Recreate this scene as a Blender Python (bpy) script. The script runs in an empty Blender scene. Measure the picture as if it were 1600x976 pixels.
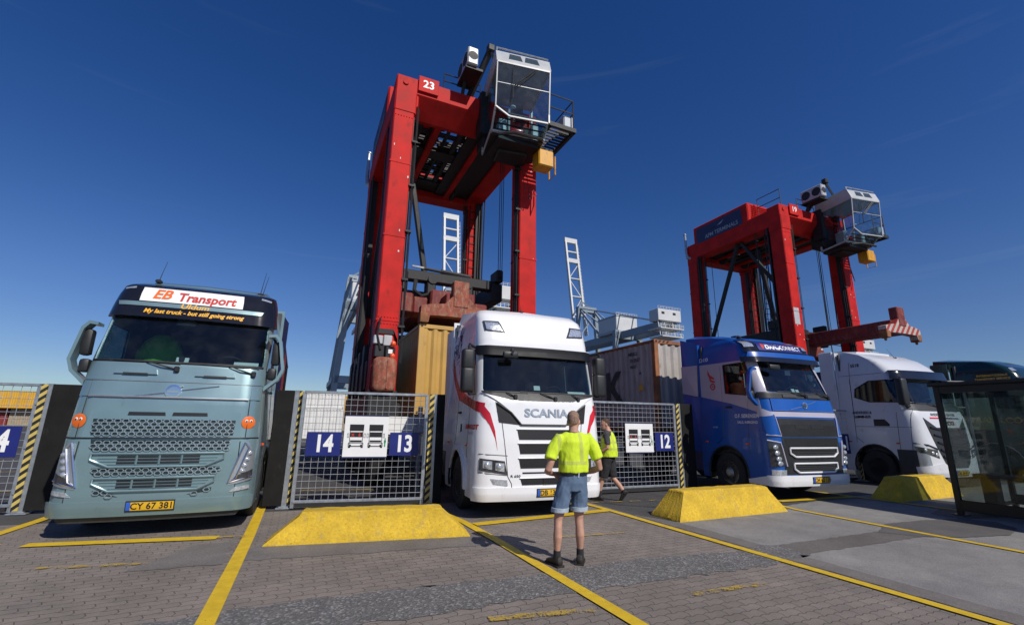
import bpy, bmesh, math, random
from mathutils import Vector, Matrix, noise as mnoise
random.seed(7)
R = math.radians
sc = bpy.context.scene
COL = sc.collection
# ------------------------------------------------------------------ camera
PIT, ROLL, YAW, EYE = R(13.51), R(.88), R(24.25), 1.65
Fw = Vector((math.sin(YAW)*math.cos(PIT), math.cos(YAW)*math.cos(PIT), math.sin(PIT)))
Rt = Vector((math.cos(YAW), -math.sin(YAW), 0)); Up = Rt.cross(Fw)
Rr = math.cos(ROLL)*Rt + math.sin(ROLL)*Up; Ur = -math.sin(ROLL)*Rt + math.cos(ROLL)*Up
cd = bpy.data.cameras.new('camera'); cam = bpy.data.objects.new('camera', cd); COL.objects.link(cam)
cd.sensor_width = 36; cd.lens = 36*711.8/1600; cd.clip_start = .05; cd.clip_end = 6000
m3 = Matrix((Rr, Ur, -Fw)).transposed()
cam.matrix_world = Matrix.Translation((0, 0, EYE)) @ m3.to_4x4()
sc.camera = cam
# ------------------------------------------------------------------ sky and sun
SUN_EL, SUN_AZ = R(42), math.atan2(.30, -.95)
W = bpy.data.worlds.new('World'); sc.world = W; W.use_nodes = True
nt = W.node_tree; bg = nt.nodes['Background']
sky = nt.nodes.new('ShaderNodeTexSky'); sky.sky_type = 'NISHITA'; sky.sun_disc = False
sky.sun_elevation = SUN_EL; sky.sun_rotation = SUN_AZ; sky.altitude = 0; sky.air_density = 1.0; sky.dust_density = .25; sky.ozone_density = 3.0
hs = nt.nodes.new('ShaderNodeHueSaturation'); hs.inputs['Saturation'].default_value = 1.34; hs.inputs['Hue'].default_value = .516
nt.links.new(sky.outputs[0], hs.inputs['Color']); wc = nt.nodes.new('ShaderNodeTexCoord'); wm = nt.nodes.new('ShaderNodeMapping'); wm.inputs['Rotation'].default_value = (0, .12, .35); wm.inputs['Scale'].default_value = (1.2, 2.2, 26); nt.links.new(wc.outputs['Generated'], wm.inputs[0])
wn = nt.nodes.new('ShaderNodeTexNoise'); wn.inputs['Scale'].default_value = 1.1; wn.inputs['Detail'].default_value = 7; wn.inputs['Roughness'].default_value = .55; wn.inputs['Distortion'].default_value = .4; nt.links.new(wm.outputs[0], wn.inputs['Vector'])
wr = nt.nodes.new('ShaderNodeMapRange'); wr.inputs[1].default_value = .62; wr.inputs[2].default_value = .9; wr.inputs[4].default_value = .075; nt.links.new(wn.outputs[0], wr.inputs[0])   # thin cirrus
wx = nt.nodes.new('ShaderNodeMix'); wx.data_type = 'RGBA'; nt.links.new(wr.outputs[0], wx.inputs[0]); wz = nt.nodes.new('ShaderNodeSeparateXYZ'); nt.links.new(wc.outputs['Generated'], wz.inputs[0])
wh = nt.nodes.new('ShaderNodeMapRange'); wh.interpolation_type = 'SMOOTHSTEP'; wh.inputs[1].default_value = -.02; wh.inputs[2].default_value = .30; nt.links.new(wz.outputs[2], wh.inputs[0])
wt = nt.nodes.new('ShaderNodeMix'); wt.data_type = 'RGBA'; wt.inputs[6].default_value = (.66, .76, .96, 1); wt.inputs[7].default_value = (1.1, 1.0, 1.0, 1); nt.links.new(wh.outputs[0], wt.inputs[0])   # bluer air low down
wk = nt.nodes.new('ShaderNodeMix'); wk.data_type = 'RGBA'; wk.blend_type = 'MULTIPLY'; wk.inputs[0].default_value = 1; nt.links.new(hs.outputs[0], wk.inputs[6]); nt.links.new(wt.outputs[2], wk.inputs[7]); nt.links.new(wk.outputs[2], wx.inputs[6]); wx.inputs[7].default_value = (6, 7, 8, 1)
nt.links.new(wx.outputs[2], bg.inputs[0]); bg.inputs[1].default_value = .088
sd = bpy.data.lights.new('sun', 'SUN'); sun = bpy.data.objects.new('sun', sd); COL.objects.link(sun)
sd.energy = 4.6; sd.angle = R(.5); sd.color = (1, .95, .87)
sv = Vector((math.sin(SUN_AZ)*math.cos(SUN_EL), math.cos(SUN_AZ)*math.cos(SUN_EL), math.sin(SUN_EL)))
sun.rotation_euler = sv.to_track_quat('Z', 'Y').to_euler()
sc.view_settings.view_transform = 'Standard'; sc.view_settings.look = 'None'; sc.view_settings.exposure = -.12; sc.view_settings.gamma = 1
sc.view_settings.use_curve_mapping = False
sc.cycles.transparent_max_bounces = 32; sc.cycles.max_bounces = 8
# ------------------------------------------------------------------ materials
def newmat(name):
    m = bpy.data.materials.new(name); m.use_nodes = True
    return m, m.node_tree.nodes, m.node_tree.links, m.node_tree.nodes['Principled BSDF']
def mat(name, col, rough=.5, metal=0., var=.12, scale=3., bump=0., bscale=60., coat=0., dirt=0., dcol=(.05, .04, .03), spec=.5):
    """base colour broken up by two octaves of noise, roughness variation, optional dirt patches and bump"""
    m, n, l, b = newmat(name)
    tc = n.new('ShaderNodeTexCoord'); nz = n.new('ShaderNodeTexNoise'); nz.inputs['Scale'].default_value = scale; nz.inputs['Detail'].default_value = 6
    l.new(tc.outputs['Object'], nz.inputs['Vector'])
    rp = n.new('ShaderNodeValToRGB'); c = col
    rp.color_ramp.elements[0].position = .3; rp.color_ramp.elements[1].position = .7
    rp.color_ramp.elements[0].color = (*[x*(1-var) for x in c], 1); rp.color_ramp.elements[1].color = (*[min(1, x*(1+var)) for x in c], 1)
    l.new(nz.outputs[0], rp.inputs[0]); out = rp.outputs[0]
    if dirt:
        n2 = n.new('ShaderNodeTexNoise'); n2.inputs['Scale'].default_value = scale*2.3; n2.inputs['Detail'].default_value = 9; n2.inputs['Roughness'].default_value = .7
        mp = n.new('ShaderNodeMapping'); mp.inputs['Scale'].default_value = (1, 1, .45); l.new(tc.outputs['Object'], mp.inputs[0]); l.new(mp.outputs[0], n2.inputs['Vector'])
        r2 = n.new('ShaderNodeValToRGB'); r2.color_ramp.elements[0].position = .63-dirt*.25; r2.color_ramp.elements[1].position = .74
        l.new(n2.outputs[0], r2.inputs[0]); mx = n.new('ShaderNodeMix'); mx.data_type = 'RGBA'
        l.new(r2.outputs[0], mx.inputs[0]); l.new(out, mx.inputs[6]); mx.inputs[7].default_value = (*dcol, 1); out = mx.outputs[2]
    l.new(out, b.inputs['Base Color'])
    mr = n.new('ShaderNodeMapRange'); mr.inputs[3].default_value = max(.02, rough-.08); mr.inputs[4].default_value = min(1, rough+.1)
    l.new(nz.outputs[0], mr.inputs[0]); l.new(mr.outputs[0], b.inputs['Roughness'])
    b.inputs['Metallic'].default_value = metal; b.inputs['Coat Weight'].default_value = coat; b.inputs['Coat Roughness'].default_value = .06
    b.inputs['Specular IOR Level'].default_value = spec
    if bump:
        n3 = n.new('ShaderNodeTexNoise'); n3.inputs['Scale'].default_value = bscale; n3.inputs['Detail'].default_value = 4; l.new(tc.outputs['Object'], n3.inputs['Vector'])
        bp = n.new('ShaderNodeBump'); bp.inputs['Strength'].default_value = bump; bp.inputs['Distance'].default_value = .01
        l.new(n3.outputs[0], bp.inputs['Height']); l.new(bp.outputs[0], b.inputs['Normal'])
    return m
def glass(name, tint, refl=.06, dirt=.04, ior=1.5):
    m, n, l, b = newmat(name); n.remove(b); out = n['Material Output']
    tr = n.new('ShaderNodeBsdfTransparent'); tr.inputs[0].default_value = (*tint, 1)
    gl = n.new('ShaderNodeBsdfGlossy'); gl.inputs['Roughness'].default_value = .03
    df = n.new('ShaderNodeBsdfDiffuse'); df.inputs[0].default_value = (.5, .5, .48, 1)
    fr = n.new('ShaderNodeFresnel'); gi = n.new('ShaderNodeNewGeometry'); im = n.new('ShaderNodeMix'); im.inputs[2].default_value = ior; im.inputs[3].default_value = 1/ior; l.new(gi.outputs['Backfacing'], im.inputs[0]); l.new(im.outputs[0], fr.inputs[0])
    ad = n.new('ShaderNodeMath'); ad.operation = 'ADD'; ad.inputs[1].default_value = refl; l.new(fr.outputs[0], ad.inputs[0])
    mx = n.new('ShaderNodeMixShader'); l.new(ad.outputs[0], mx.inputs[0]); l.new(tr.outputs[0], mx.inputs[1]); l.new(gl.outputs[0], mx.inputs[2])
    tc = n.new('ShaderNodeTexCoord'); nz = n.new('ShaderNodeTexNoise'); nz.inputs['Scale'].default_value = 5; nz.inputs['Detail'].default_value = 8; l.new(tc.outputs['Object'], nz.inputs['Vector'])
    mr = n.new('ShaderNodeMapRange'); mr.inputs[1].default_value = .45; mr.inputs[2].default_value = .8; mr.inputs[3].default_value = dirt*.3; mr.inputs[4].default_value = dirt*2; l.new(nz.outputs[0], mr.inputs[0])
    m2 = n.new('ShaderNodeMixShader'); l.new(mr.outputs[0], m2.inputs[0]); l.new(mx.outputs[0], m2.inputs[1]); l.new(df.outputs[0], m2.inputs[2])
    l.new(m2.outputs[0], out.inputs[0]); return m
M = {}
def setm(k, *a, **kw): M[k] = mat(k, *a, **kw)
setm('teal_paint', (.215, .325, .345), .30, .45, .06, 2, coat=.6, spec=.6, dirt=.06, dcol=(.17, .24, .245))
setm('teal_mesh', (.33, .41, .43), .35, .6, .1, 3)
setm('teal_shade', (.018, .032, .035), .5, .2, .1)
setm('teal_dark', (.10, .21, .23), .35, .2, .08)
setm('white_paint', (.78, .78, .79), .25, 0, .025, 1.5, coat=.5, dirt=.06, dcol=(.60, .59, .57))
setm('iveco_white', (.62, .63, .655), .3, 0, .03, 1.5, coat=.4, dirt=.1, dcol=(.4, .39, .37))
setm('blue_paint', (.005, .080, .36), .3, 0, .06, 2, coat=.35)
setm('lilac_band', (.42, .40, .48), .3, 0, .05, 2, coat=.4)
setm('green_paint', (.006, .022, .014), .2, 0, .1, 2, coat=.7)
setm('black_plastic', (.014, .015, .017), .5, 0, .2, 8, bump=.1, bscale=200)
setm('black_gloss', (.010, .010, .013), .12, 0, .1, 4, coat=.5)
setm('visor_black', (.008, .008, .011), .45, 0, .1, 4, spec=.2)
setm('grey_plastic', (.035, .037, .04), .55, 0, .15, 8)
setm('rubber', (.018, .018, .019), .8, 0, .2, 12, bump=.3, bscale=90)
setm('rubber_panel', (.013, .0125, .0125), .8, 0, .25, 4, bump=.2, bscale=40, dirt=.2, dcol=(.03, .028, .026), spec=.2)
setm('chrome', (.75, .76, .78), .18, 1., .05)
setm('silver', (.50, .53, .55), .32, .8, .08)
setm('alloy', (.42, .40, .36), .45, .6, .2, 9)
setm('steel_dark', (.03, .03, .033), .55, .3, .3, 6, bump=.2, dirt=.3, dcol=(.09, .055, .035))
setm('galvanised', (.40, .43, .46), .42, .7, .15, 14)
setm('wire', (.55, .57, .59), .45, .6, .1)
setm('lamp_glass', (.62, .66, .70), .08, .6, .3, 30, coat=1)
setm('lamp_dark', (.05, .05, .055), .1, .3, .3, 20, coat=1)
setm('dash', (.02, .021, .024), .7, 0, .2)
setm('cab_trim', (.06, .066, .075), .8, 0, .1)
setm('seat_cloth', (.04, .04, .045), .9, 0, .2, 20)
setm('vest_green', (.16, .42, .04), .8, 0, .15, 4, bump=.4, bscale=12)
setm('paper', (.75, .75, .73), .7, 0, .05)
setm('sign_white', (.78, .78, .78), .5, 0, .03)
setm('sign_blue', (.012, .02, .16), .4, 0, .08)
setm('ink_black', (.012, .012, .014), .5, 0, .05)
setm('ink_navy', (.02, .025, .09), .5, 0, .05)
setm('ink_red', (.50, .035, .025), .45, 0, .05)
setm('ink_green', (.02, .30, .12), .5, 0, .05)
setm('ink_orange', (.72, .14, .015), .45, 0, .05)
setm('ink_yellow', (.82, .42, .03), .45, 0, .05)
setm('ink_white', (.8, .8, .8), .45, 0, .04)
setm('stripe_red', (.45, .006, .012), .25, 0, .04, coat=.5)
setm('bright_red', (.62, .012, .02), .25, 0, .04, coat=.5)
setm('plate_yellow', (.72, .42, .02), .4, 0, .05)
setm('plate_blue', (.03, .12, .5), .4, 0, .05)
setm('crane_red', (.50, .017, .014), .6, 0, .24, 1.6, bump=.12, bscale=18, dirt=.30, dcol=(.25, .02, .014), spec=.16)
setm('crane_red_old', (.17, .020, .018), .65, 0, .3, 3, bump=.3, bscale=30, dirt=.55, dcol=(.22, .12, .07))
setm('crane_black', (.016, .016, .018), .6, .1, .3, 5, bump=.2, dirt=.2, dcol=(.06, .04, .03))
setm('rust', (.23, .095, .04), .85, 0, .4, 4, bump=.5, bscale=40, dirt=.5, dcol=(.42, .18, .07))
setm('worn_red', (.27, .075, .045), .85, 0, .4, 5, bump=.5, bscale=30, dirt=.6, dcol=(.36, .26, .17))
setm('cable', (.02, .02, .02), .6, 0, .1)
setm('cabin_white', (.44, .45, .46), .4, 0, .08, 3, dirt=.2, dcol=(.35, .33, .3))
setm('beacon', (.85, .10, .02), .2, 0, .1, coat=1)
setm('yellow_box', (.62, .30, .015), .5, 0, .15, 4, dirt=.25)
setm('cont_yellow', (.50, .295, .07), .5, 0, .10, 1.5, bump=.08, bscale=15, dirt=.12, dcol=(.25, .13, .05))
setm('cont_grey', (.40, .37, .345), .6, 0, .12, 1.5, bump=.08, bscale=15, dirt=.3, dcol=(.19, .115, .07))
setm('cont_rust', (.28, .11, .045), .8, 0, .35, 3, bump=.3, dirt=.3, dcol=(.12, .05, .03))
setm('cont_red', (.22, .028, .025), .55, 0, .15, 1.5, dirt=.2)
setm('cont_white', (.66, .65, .62), .6, 0, .08, 1.5, dirt=.12, dcol=(.4, .36, .3))
setm('cont_blue', (.06, .20, .33), .55, 0, .1, 1.5)
setm('cont_beige', (.34, .27, .18), .6, 0, .12, 1.5)
setm('cont_mustard', (.60, .33, .03), .55, 0, .08, 1.5)
setm('sts_grey', (.36, .40, .44), .5, .1, .08, .2)
setm('sts_blue', (.22, .27, .31), .5, .1, .1, .2)
setm('sts_white', (.56, .57, .57), .5, 0, .06, .3)
setm('barrier_yellow', (.60, .40, .035), .85, 0, .16, 4, bump=.8, bscale=40, dirt=.36, dcol=(.36, .27, .11), spec=.25)
setm('shelter_frame', (.012, .013, .015), .4, .3, .2)
setm('alu_post', (.45, .46, .47), .35, .8, .1)
setm('skin', (.46, .25, .175), .55, 0, .10, 12, bump=.1, bscale=120)
setm('hair', (.24, .15, .105), .8, 0, .4, 40, bump=.6, bscale=180)
setm('hair_brown', (.07, .04, .025), .8, 0, .35, 40, bump=.6, bscale=180)
setm('denim', (.095, .145, .225), .9, 0, .28, 9, bump=.5, bscale=25)
setm('denim_cuff', (.36, .42, .48), .9, 0, .15, 20, bump=.4)
setm('belt', (.012, .013, .022), .5, 0, .1)
setm('boot', (.022, .018, .015), .6, 0, .3, 20, bump=.4)
setm('sock', (.02, .02, .022), .9, 0, .2, 30, bump=.4)
setm('dark_cloth', (.02, .02, .023), .9, 0, .25, 10, bump=.5, bscale=20)
setm('grey_cloth', (.05, .05, .055), .9, 0, .25, 10, bump=.5, bscale=20)
M['windscreen'] = glass('windscreen', (.72, .82, .83), .0, .007)
M['side_glass'] = glass('side_glass', (.34, .40, .42), .02, .008)
M['cabin_glass'] = glass('cabin_glass', (.56, .74, .79), .03, .03)
M['shelter_glass'] = glass('shelter_glass', (.72, .77, .77), 0, .004, 1.4)
def barrier_mat():
    m = M['barrier_yellow']; n, l = m.node_tree.nodes, m.node_tree.links; b = n['Principled BSDF']; src = b.inputs['Base Color'].links[0].from_socket
    tc = n.new('ShaderNodeTexCoord'); out = src
    for sc_, lo, hi, col, fac, ro in ((26, .42, .66, (.40, .24, .03), .55, .6), (60, .66, .72, (.05, .04, .03), .8, .5), (2.6, .66, .71, (.34, .33, .31), .85, .85), (9, .66, .74, (.20, .14, .05), .6, .8)):
        q = n.new('ShaderNodeTexNoise'); q.inputs['Scale'].default_value = sc_; q.inputs['Detail'].default_value = 8; q.inputs['Roughness'].default_value = ro; l.new(tc.outputs['Object'], q.inputs['Vector'])
        r = n.new('ShaderNodeMapRange'); r.inputs[1].default_value = lo; r.inputs[2].default_value = hi; r.inputs[4].default_value = fac; l.new(q.outputs[0], r.inputs[0])
        x = n.new('ShaderNodeMix'); x.data_type = 'RGBA'; l.new(r.outputs[0], x.inputs[0]); l.new(out, x.inputs[6]); x.inputs[7].default_value = (*col, 1); out = x.outputs[2]
    l.new(out, b.inputs['Base Color'])
barrier_mat()
def stripes_mat(name, c1, c2, period, axis='z'):
    m, n, l, b = newmat(name); tc = n.new('ShaderNodeTexCoord'); sp = n.new('ShaderNodeSeparateXYZ'); l.new(tc.outputs['Object'], sp.inputs[0])
    a = n.new('ShaderNodeMath'); a.operation = 'ADD'; l.new(sp.outputs[2 if axis == 'z' else 0], a.inputs[0])
    mu = n.new('ShaderNodeMath'); mu.operation = 'MULTIPLY'; mu.inputs[1].default_value = -.9; l.new(sp.outputs[0 if axis == 'z' else 2], mu.inputs[0]); l.new(mu.outputs[0], a.inputs[1])
    d = n.new('ShaderNodeMath'); d.operation = 'MULTIPLY'; d.inputs[1].default_value = 1/period; l.new(a.outputs[0], d.inputs[0])
    f = n.new('ShaderNodeMath'); f.operation = 'FRACT'; l.new(d.outputs[0], f.inputs[0])
    g = n.new('ShaderNodeMath'); g.operation = 'GREATER_THAN'; g.inputs[1].default_value = .5; l.new(f.outputs[0], g.inputs[0])
    nz = n.new('ShaderNodeTexNoise'); nz.inputs['Scale'].default_value = 9; nz.inputs['Detail'].default_value = 8; l.new(tc.outputs['Object'], nz.inputs['Vector'])
    mx = n.new('ShaderNodeMix'); mx.data_type = 'RGBA'; l.new(g.outputs[0], mx.inputs[0]); mx.inputs[6].default_value = (*c1, 1); mx.inputs[7].default_value = (*c2, 1)
    m2 = n.new('ShaderNodeMix'); m2.data_type = 'RGBA'; m2.blend_type = 'MULTIPLY'; m2.inputs[0].default_value = .5; l.new(mx.outputs[2], m2.inputs[6]); l.new(nz.outputs['Fac'], m2.inputs[7])
    l.new(m2.outputs[2], b.inputs['Base Color']); b.inputs['Roughness'].default_value = .6; return m
M['hazard'] = stripes_mat('hazard', (.02, .02, .02), (.72, .55, .14), .14)
M['red_white'] = stripes_mat('red_white', (.48, .05, .04), (.60, .54, .47), .35, 'x')
def hivis(name, zb, zb2, xv, vw=.026):
    """hi-vis cloth: reflective bands round the body and over the shoulders, woven into the cloth"""
    m, n, l, b = newmat(name); tc = n.new('ShaderNodeTexCoord'); sp = n.new('ShaderNodeSeparateXYZ'); l.new(tc.outputs['Object'], sp.inputs[0])
    def mth(op, a, c):
        q = n.new('ShaderNodeMath'); q.operation = op
        for i, v in ((0, a), (1, c)):
            if isinstance(v, (int, float)): q.inputs[i].default_value = v
            elif v is not None: l.new(v, q.inputs[i])
        return q.outputs[0]
    def band(src, c, w): return mth('LESS_THAN', mth('ABSOLUTE', mth('SUBTRACT', src, c), None), w)
    fac = band(sp.outputs[2], zb, .022)
    if zb2: fac = mth('MAXIMUM', fac, band(sp.outputs[2], zb2, .026))
    inb = mth('LESS_THAN', mth('ABSOLUTE', sp.outputs[0], None), .215)
    v = mth('MULTIPLY', band(mth('ABSOLUTE', sp.outputs[0], None), xv, vw), mth('GREATER_THAN', sp.outputs[2], zb))
    fac = mth('MAXIMUM', mth('MULTIPLY', fac, inb), v)
    nz = n.new('ShaderNodeTexNoise'); nz.inputs['Scale'].default_value = 5; l.new(tc.outputs['Object'], nz.inputs['Vector'])
    rp = n.new('ShaderNodeValToRGB'); rp.color_ramp.elements[0].color = (.50, .66, .02, 1); rp.color_ramp.elements[1].color = (.64, .80, .03, 1); l.new(nz.outputs[0], rp.inputs[0])
    mx = n.new('ShaderNodeMix'); mx.data_type = 'RGBA'; l.new(fac, mx.inputs[0]); l.new(rp.outputs[0], mx.inputs[6]); mx.inputs[7].default_value = (.46, .54, .08, 1)
    l.new(mx.outputs[2], b.inputs['Base Color']); b.inputs['Roughness'].default_value = .8
    n3 = n.new('ShaderNodeTexNoise'); n3.inputs['Scale'].default_value = 9; n3.inputs['Detail'].default_value = 2
    mp = n.new('ShaderNodeMapping'); mp.inputs['Scale'].default_value = (1.6, 1.6, .7); l.new(tc.outputs['Object'], mp.inputs[0]); l.new(mp.outputs[0], n3.inputs['Vector'])
    bp = n.new('ShaderNodeBump'); bp.inputs['Strength'].default_value = .5; bp.inputs['Distance'].default_value = .03; l.new(n3.outputs[0], bp.inputs['Height']); l.new(bp.outputs[0], b.inputs['Normal'])
    return m
M['hivis_shirt'] = hivis('hivis_shirt', 1.165, None, .135)
M['hivis_vest'] = hivis('hivis_vest', 1.10, 1.24, .115)
# ------------------------------------------------------------------ mesh builder
class MB:
    def __init__(s): s.v = []; s.f = []; s.m = []
    def add(s, vs, fs, mi=0):
        o = len(s.v); s.v += [Vector(v) for v in vs]; s.f += [tuple(i+o for i in f) for f in fs]; s.m += [mi]*len(fs)
        return s
    def bm(s, b, mi=0):
        b.verts.index_update(); s.add([v.co.copy() for v in b.verts], [[v.index for v in f.verts] for f in b.faces], mi); b.free(); return s
    def box(s, c, d, bev=0, rot=None, mi=0, seg=1):
        x, y, z = [k/2 for k in d]
        b = bmesh.new(); bmesh.ops.create_cube(b, size=1)
        for v in b.verts: v.co = Vector((v.co.x*d[0], v.co.y*d[1], v.co.z*d[2]))
        if bev: bmesh.ops.bevel(b, geom=b.edges[:], offset=min(bev, min(d)*.45), segments=seg, affect='EDGES', profile=.5)
        Rm = rot.to_matrix() if rot is not None else None
        for v in b.verts: v.co = (Rm @ v.co if Rm else v.co) + Vector(c)
        return s.bm(b, mi)
    def bb(s, lo, hi, bev=0, mi=0, seg=1):
        return s.box([(a+b)/2 for a, b in zip(lo, hi)], [abs(b-a) for a, b in zip(lo, hi)], bev, None, mi, seg)
    def bar(s, p, q, w, h=None, bev=0, mi=0, up=(0, 0, 1)):
        p, q = Vector(p), Vector(q); d = q-p; h = h or w; z = d.normalized(); u = Vector(up)
        if abs(z.dot(u)) > .99: u = Vector((0, 1, 0))
        x = u.cross(z).normalized(); y = z.cross(x)
        b = bmesh.new(); bmesh.ops.create_cube(b, size=1)
        for v in b.verts: v.co = Vector((v.co.x*w, v.co.y*h, v.co.z*d.length))
        if bev: bmesh.ops.bevel(b, geom=b.edges[:], offset=min(bev, min(w, h)*.45), segments=1, affect='EDGES')
        Mx = Matrix((x, y, z)).transposed()
        for v in b.verts: v.co = Mx @ v.co + (p+q)/2
        return s.bm(b, mi)
    def tube(s, pts, r, n=8, mi=0, cap=True):
        pts = [Vector(p) for p in pts]; rs = r if isinstance(r, (list, tuple)) else [r]*len(pts)
        vs = []; fs = []; prev = None
        for i, p in enumerate(pts):
            t = (pts[min(i+1, len(pts)-1)]-pts[max(i-1, 0)]).normalized()
            if prev is None:
                a = Vector((0, 0, 1)) if abs(t.z) < .9 else Vector((1, 0, 0)); x = a.cross(t).normalized()
            else: x = (prev - t*prev.dot(t)).normalized()
            prev = x; y = t.cross(x)
            for k in range(n): an = 2*math.pi*k/n; vs.append(p+rs[i]*(math.cos(an)*x+math.sin(an)*y))
        for i in range(len(pts)-1):
            for k in range(n): fs.append((i*n+k, i*n+(k+1) % n, (i+1)*n+(k+1) % n, (i+1)*n+k))
        if cap: fs.append(tuple(range(n))[::-1]); fs.append(tuple((len(pts)-1)*n+k for k in range(n)))
        return s.add(vs, fs, mi)
    def lathe(s, prof, c, axis, n=24, mi=0):
        a = Vector(axis).normalized(); x = a.orthogonal().normalized(); y = a.cross(x); c = Vector(c); vs = []; fs = []
        for r, h in prof:
            for k in range(n): an = 2*math.pi*k/n; vs.append(c+a*h+r*(math.cos(an)*x+math.sin(an)*y))
        for i in range(len(prof)-1):
            for k in range(n): fs.append((i*n+k, i*n+(k+1) % n, (i+1)*n+(k+1) % n, (i+1)*n+k))
        if prof[0][0] > 1e-4: fs.append(tuple(range(n))[::-1])
        if prof[-1][0] > 1e-4: fs.append(tuple((len(prof)-1)*n+k for k in range(n)))
        return s.add(vs, fs, mi)
    def prism(s, poly, f, a, b, mi=0):
        """poly (u,v) extruded: f(u,v,w) -> point, w from a to b"""
        n = len(poly); vs = [f(u, v, a) for u, v in poly]+[f(u, v, b) for u, v in poly]
        return s.add(vs, [tuple(range(n)), tuple(range(2*n-1, n-1, -1))]+[(i, i+n, (i+1) % n+n, (i+1) % n) for i in range(n)], mi)
    def loft(s, rings, mi=0, cap=True):
        n = len(rings[0]); vs = [p for r in rings for p in r]; fs = []
        for i in range(len(rings)-1):
            for k in range(n): fs.append((i*n+k, i*n+(k+1) % n, (i+1)*n+(k+1) % n, (i+1)*n+k))
        if cap: fs.append(tuple(range(n))[::-1]); fs.append(tuple((len(rings)-1)*n+k for k in range(n)))
        return s.add(vs, fs, mi)
    def ell(s, c, r, n=14, mi=0):
        c = Vector(c); prof = []
        rings = []
        for i in range(1, 8):
            t = math.pi*i/8; rings.append([c+Vector((r[0]*math.sin(t)*math.cos(2*math.pi*k/n), r[1]*math.sin(t)*math.sin(2*math.pi*k/n), -r[2]*math.cos(t))) for k in range(n)])
        o = len(s.v); s.loft(rings, mi, False); b = len(s.v); s.v += [c-Vector((0, 0, r[2])), c+Vector((0, 0, r[2]))]
        for k in range(n): s.f += [(b, o+(k+1) % n, o+k), (b+1, o+6*n+k, o+6*n+(k+1) % n)]; s.m += [mi, mi]
        return s
def mesh_of(name, mb, mats, angle=35, merge=True):
    me = bpy.data.meshes.new(name); me.from_pydata([tuple(v) for v in mb.v], [], mb.f)
    for k in (mats if isinstance(mats, (list, tuple)) else [mats]): me.materials.append(M[k] if isinstance(k, str) else k)
    me.polygons.foreach_set('material_index', mb.m)
    b = bmesh.new(); b.from_mesh(me)
    if merge: bmesh.ops.remove_doubles(b, verts=b.verts, dist=2e-4)
    bmesh.ops.recalc_face_normals(b, faces=b.faces); b.to_mesh(me); b.free()
    me.shade_smooth(); me.set_sharp_from_angle(angle=R(angle)); return me
def obj(name, mb, mats, parent=None, loc=None, angle=35, label=None):
    o = bpy.data.objects.new(name, mesh_of(name, mb, mats, angle)); COL.objects.link(o)
    if parent: o.parent = parent
    if loc: o.location = loc
    if label: o['label'] = label
    return o
def tag(o, label, cat, group=None):
    o['label'] = label; o['category'] = cat
    if group: o['group'] = group
    return o
def thing(name, label, cat, loc=(0, 0, 0), rz=0, group=None):
    o = bpy.data.objects.new(name, None); o.empty_display_size = .2; COL.objects.link(o); o.location = loc; o.rotation_euler = (0, 0, R(rz)); return tag(o, label, cat, group)
def struct(name, mb, mats, kind='structure', **k):
    o = obj(name, mb, mats, **k); o['kind'] = kind; return o
KIDS = {}
def copy_tree(o, parent=None):
    c = o.copy(); COL.objects.link(c); c.parent = parent
    for ch in [x for x in bpy.data.objects if x.parent == o]: copy_tree(ch, c)
    return c
TXT = {}
def text2d(body, size, bold=0., shear=0., xs=1., align='CENTER'):
    key = (body, size, bold, shear, xs, align)
    if key in TXT: return TXT[key]
    cu = bpy.data.curves.new('lettering', 'FONT'); cu.body = body; cu.size = size; cu.offset = bold; cu.shear = shear; cu.resolution_u = 3
    cu.align_x = align; cu.align_y = 'CENTER'
    o = bpy.data.objects.new('lettering', cu); COL.objects.link(o); dg = bpy.context.evaluated_depsgraph_get(); e = o.evaluated_get(dg); me = e.to_mesh()
    vs = [(v.co.x*xs, v.co.y) for v in me.vertices]; fs = [tuple(p.vertices) for p in me.polygons]; e.to_mesh_clear()
    bpy.data.objects.remove(o); bpy.data.curves.remove(cu); TXT[key] = (vs, fs); return vs, fs
def put_text(mb, f, body, size, bold=0., shear=0., xs=1., mi=0, align='CENTER'):
    vs, fs = text2d(body, size, bold, shear, xs, align); mb.add([f(u, v) for u, v in vs], fs, mi); return mb
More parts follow.
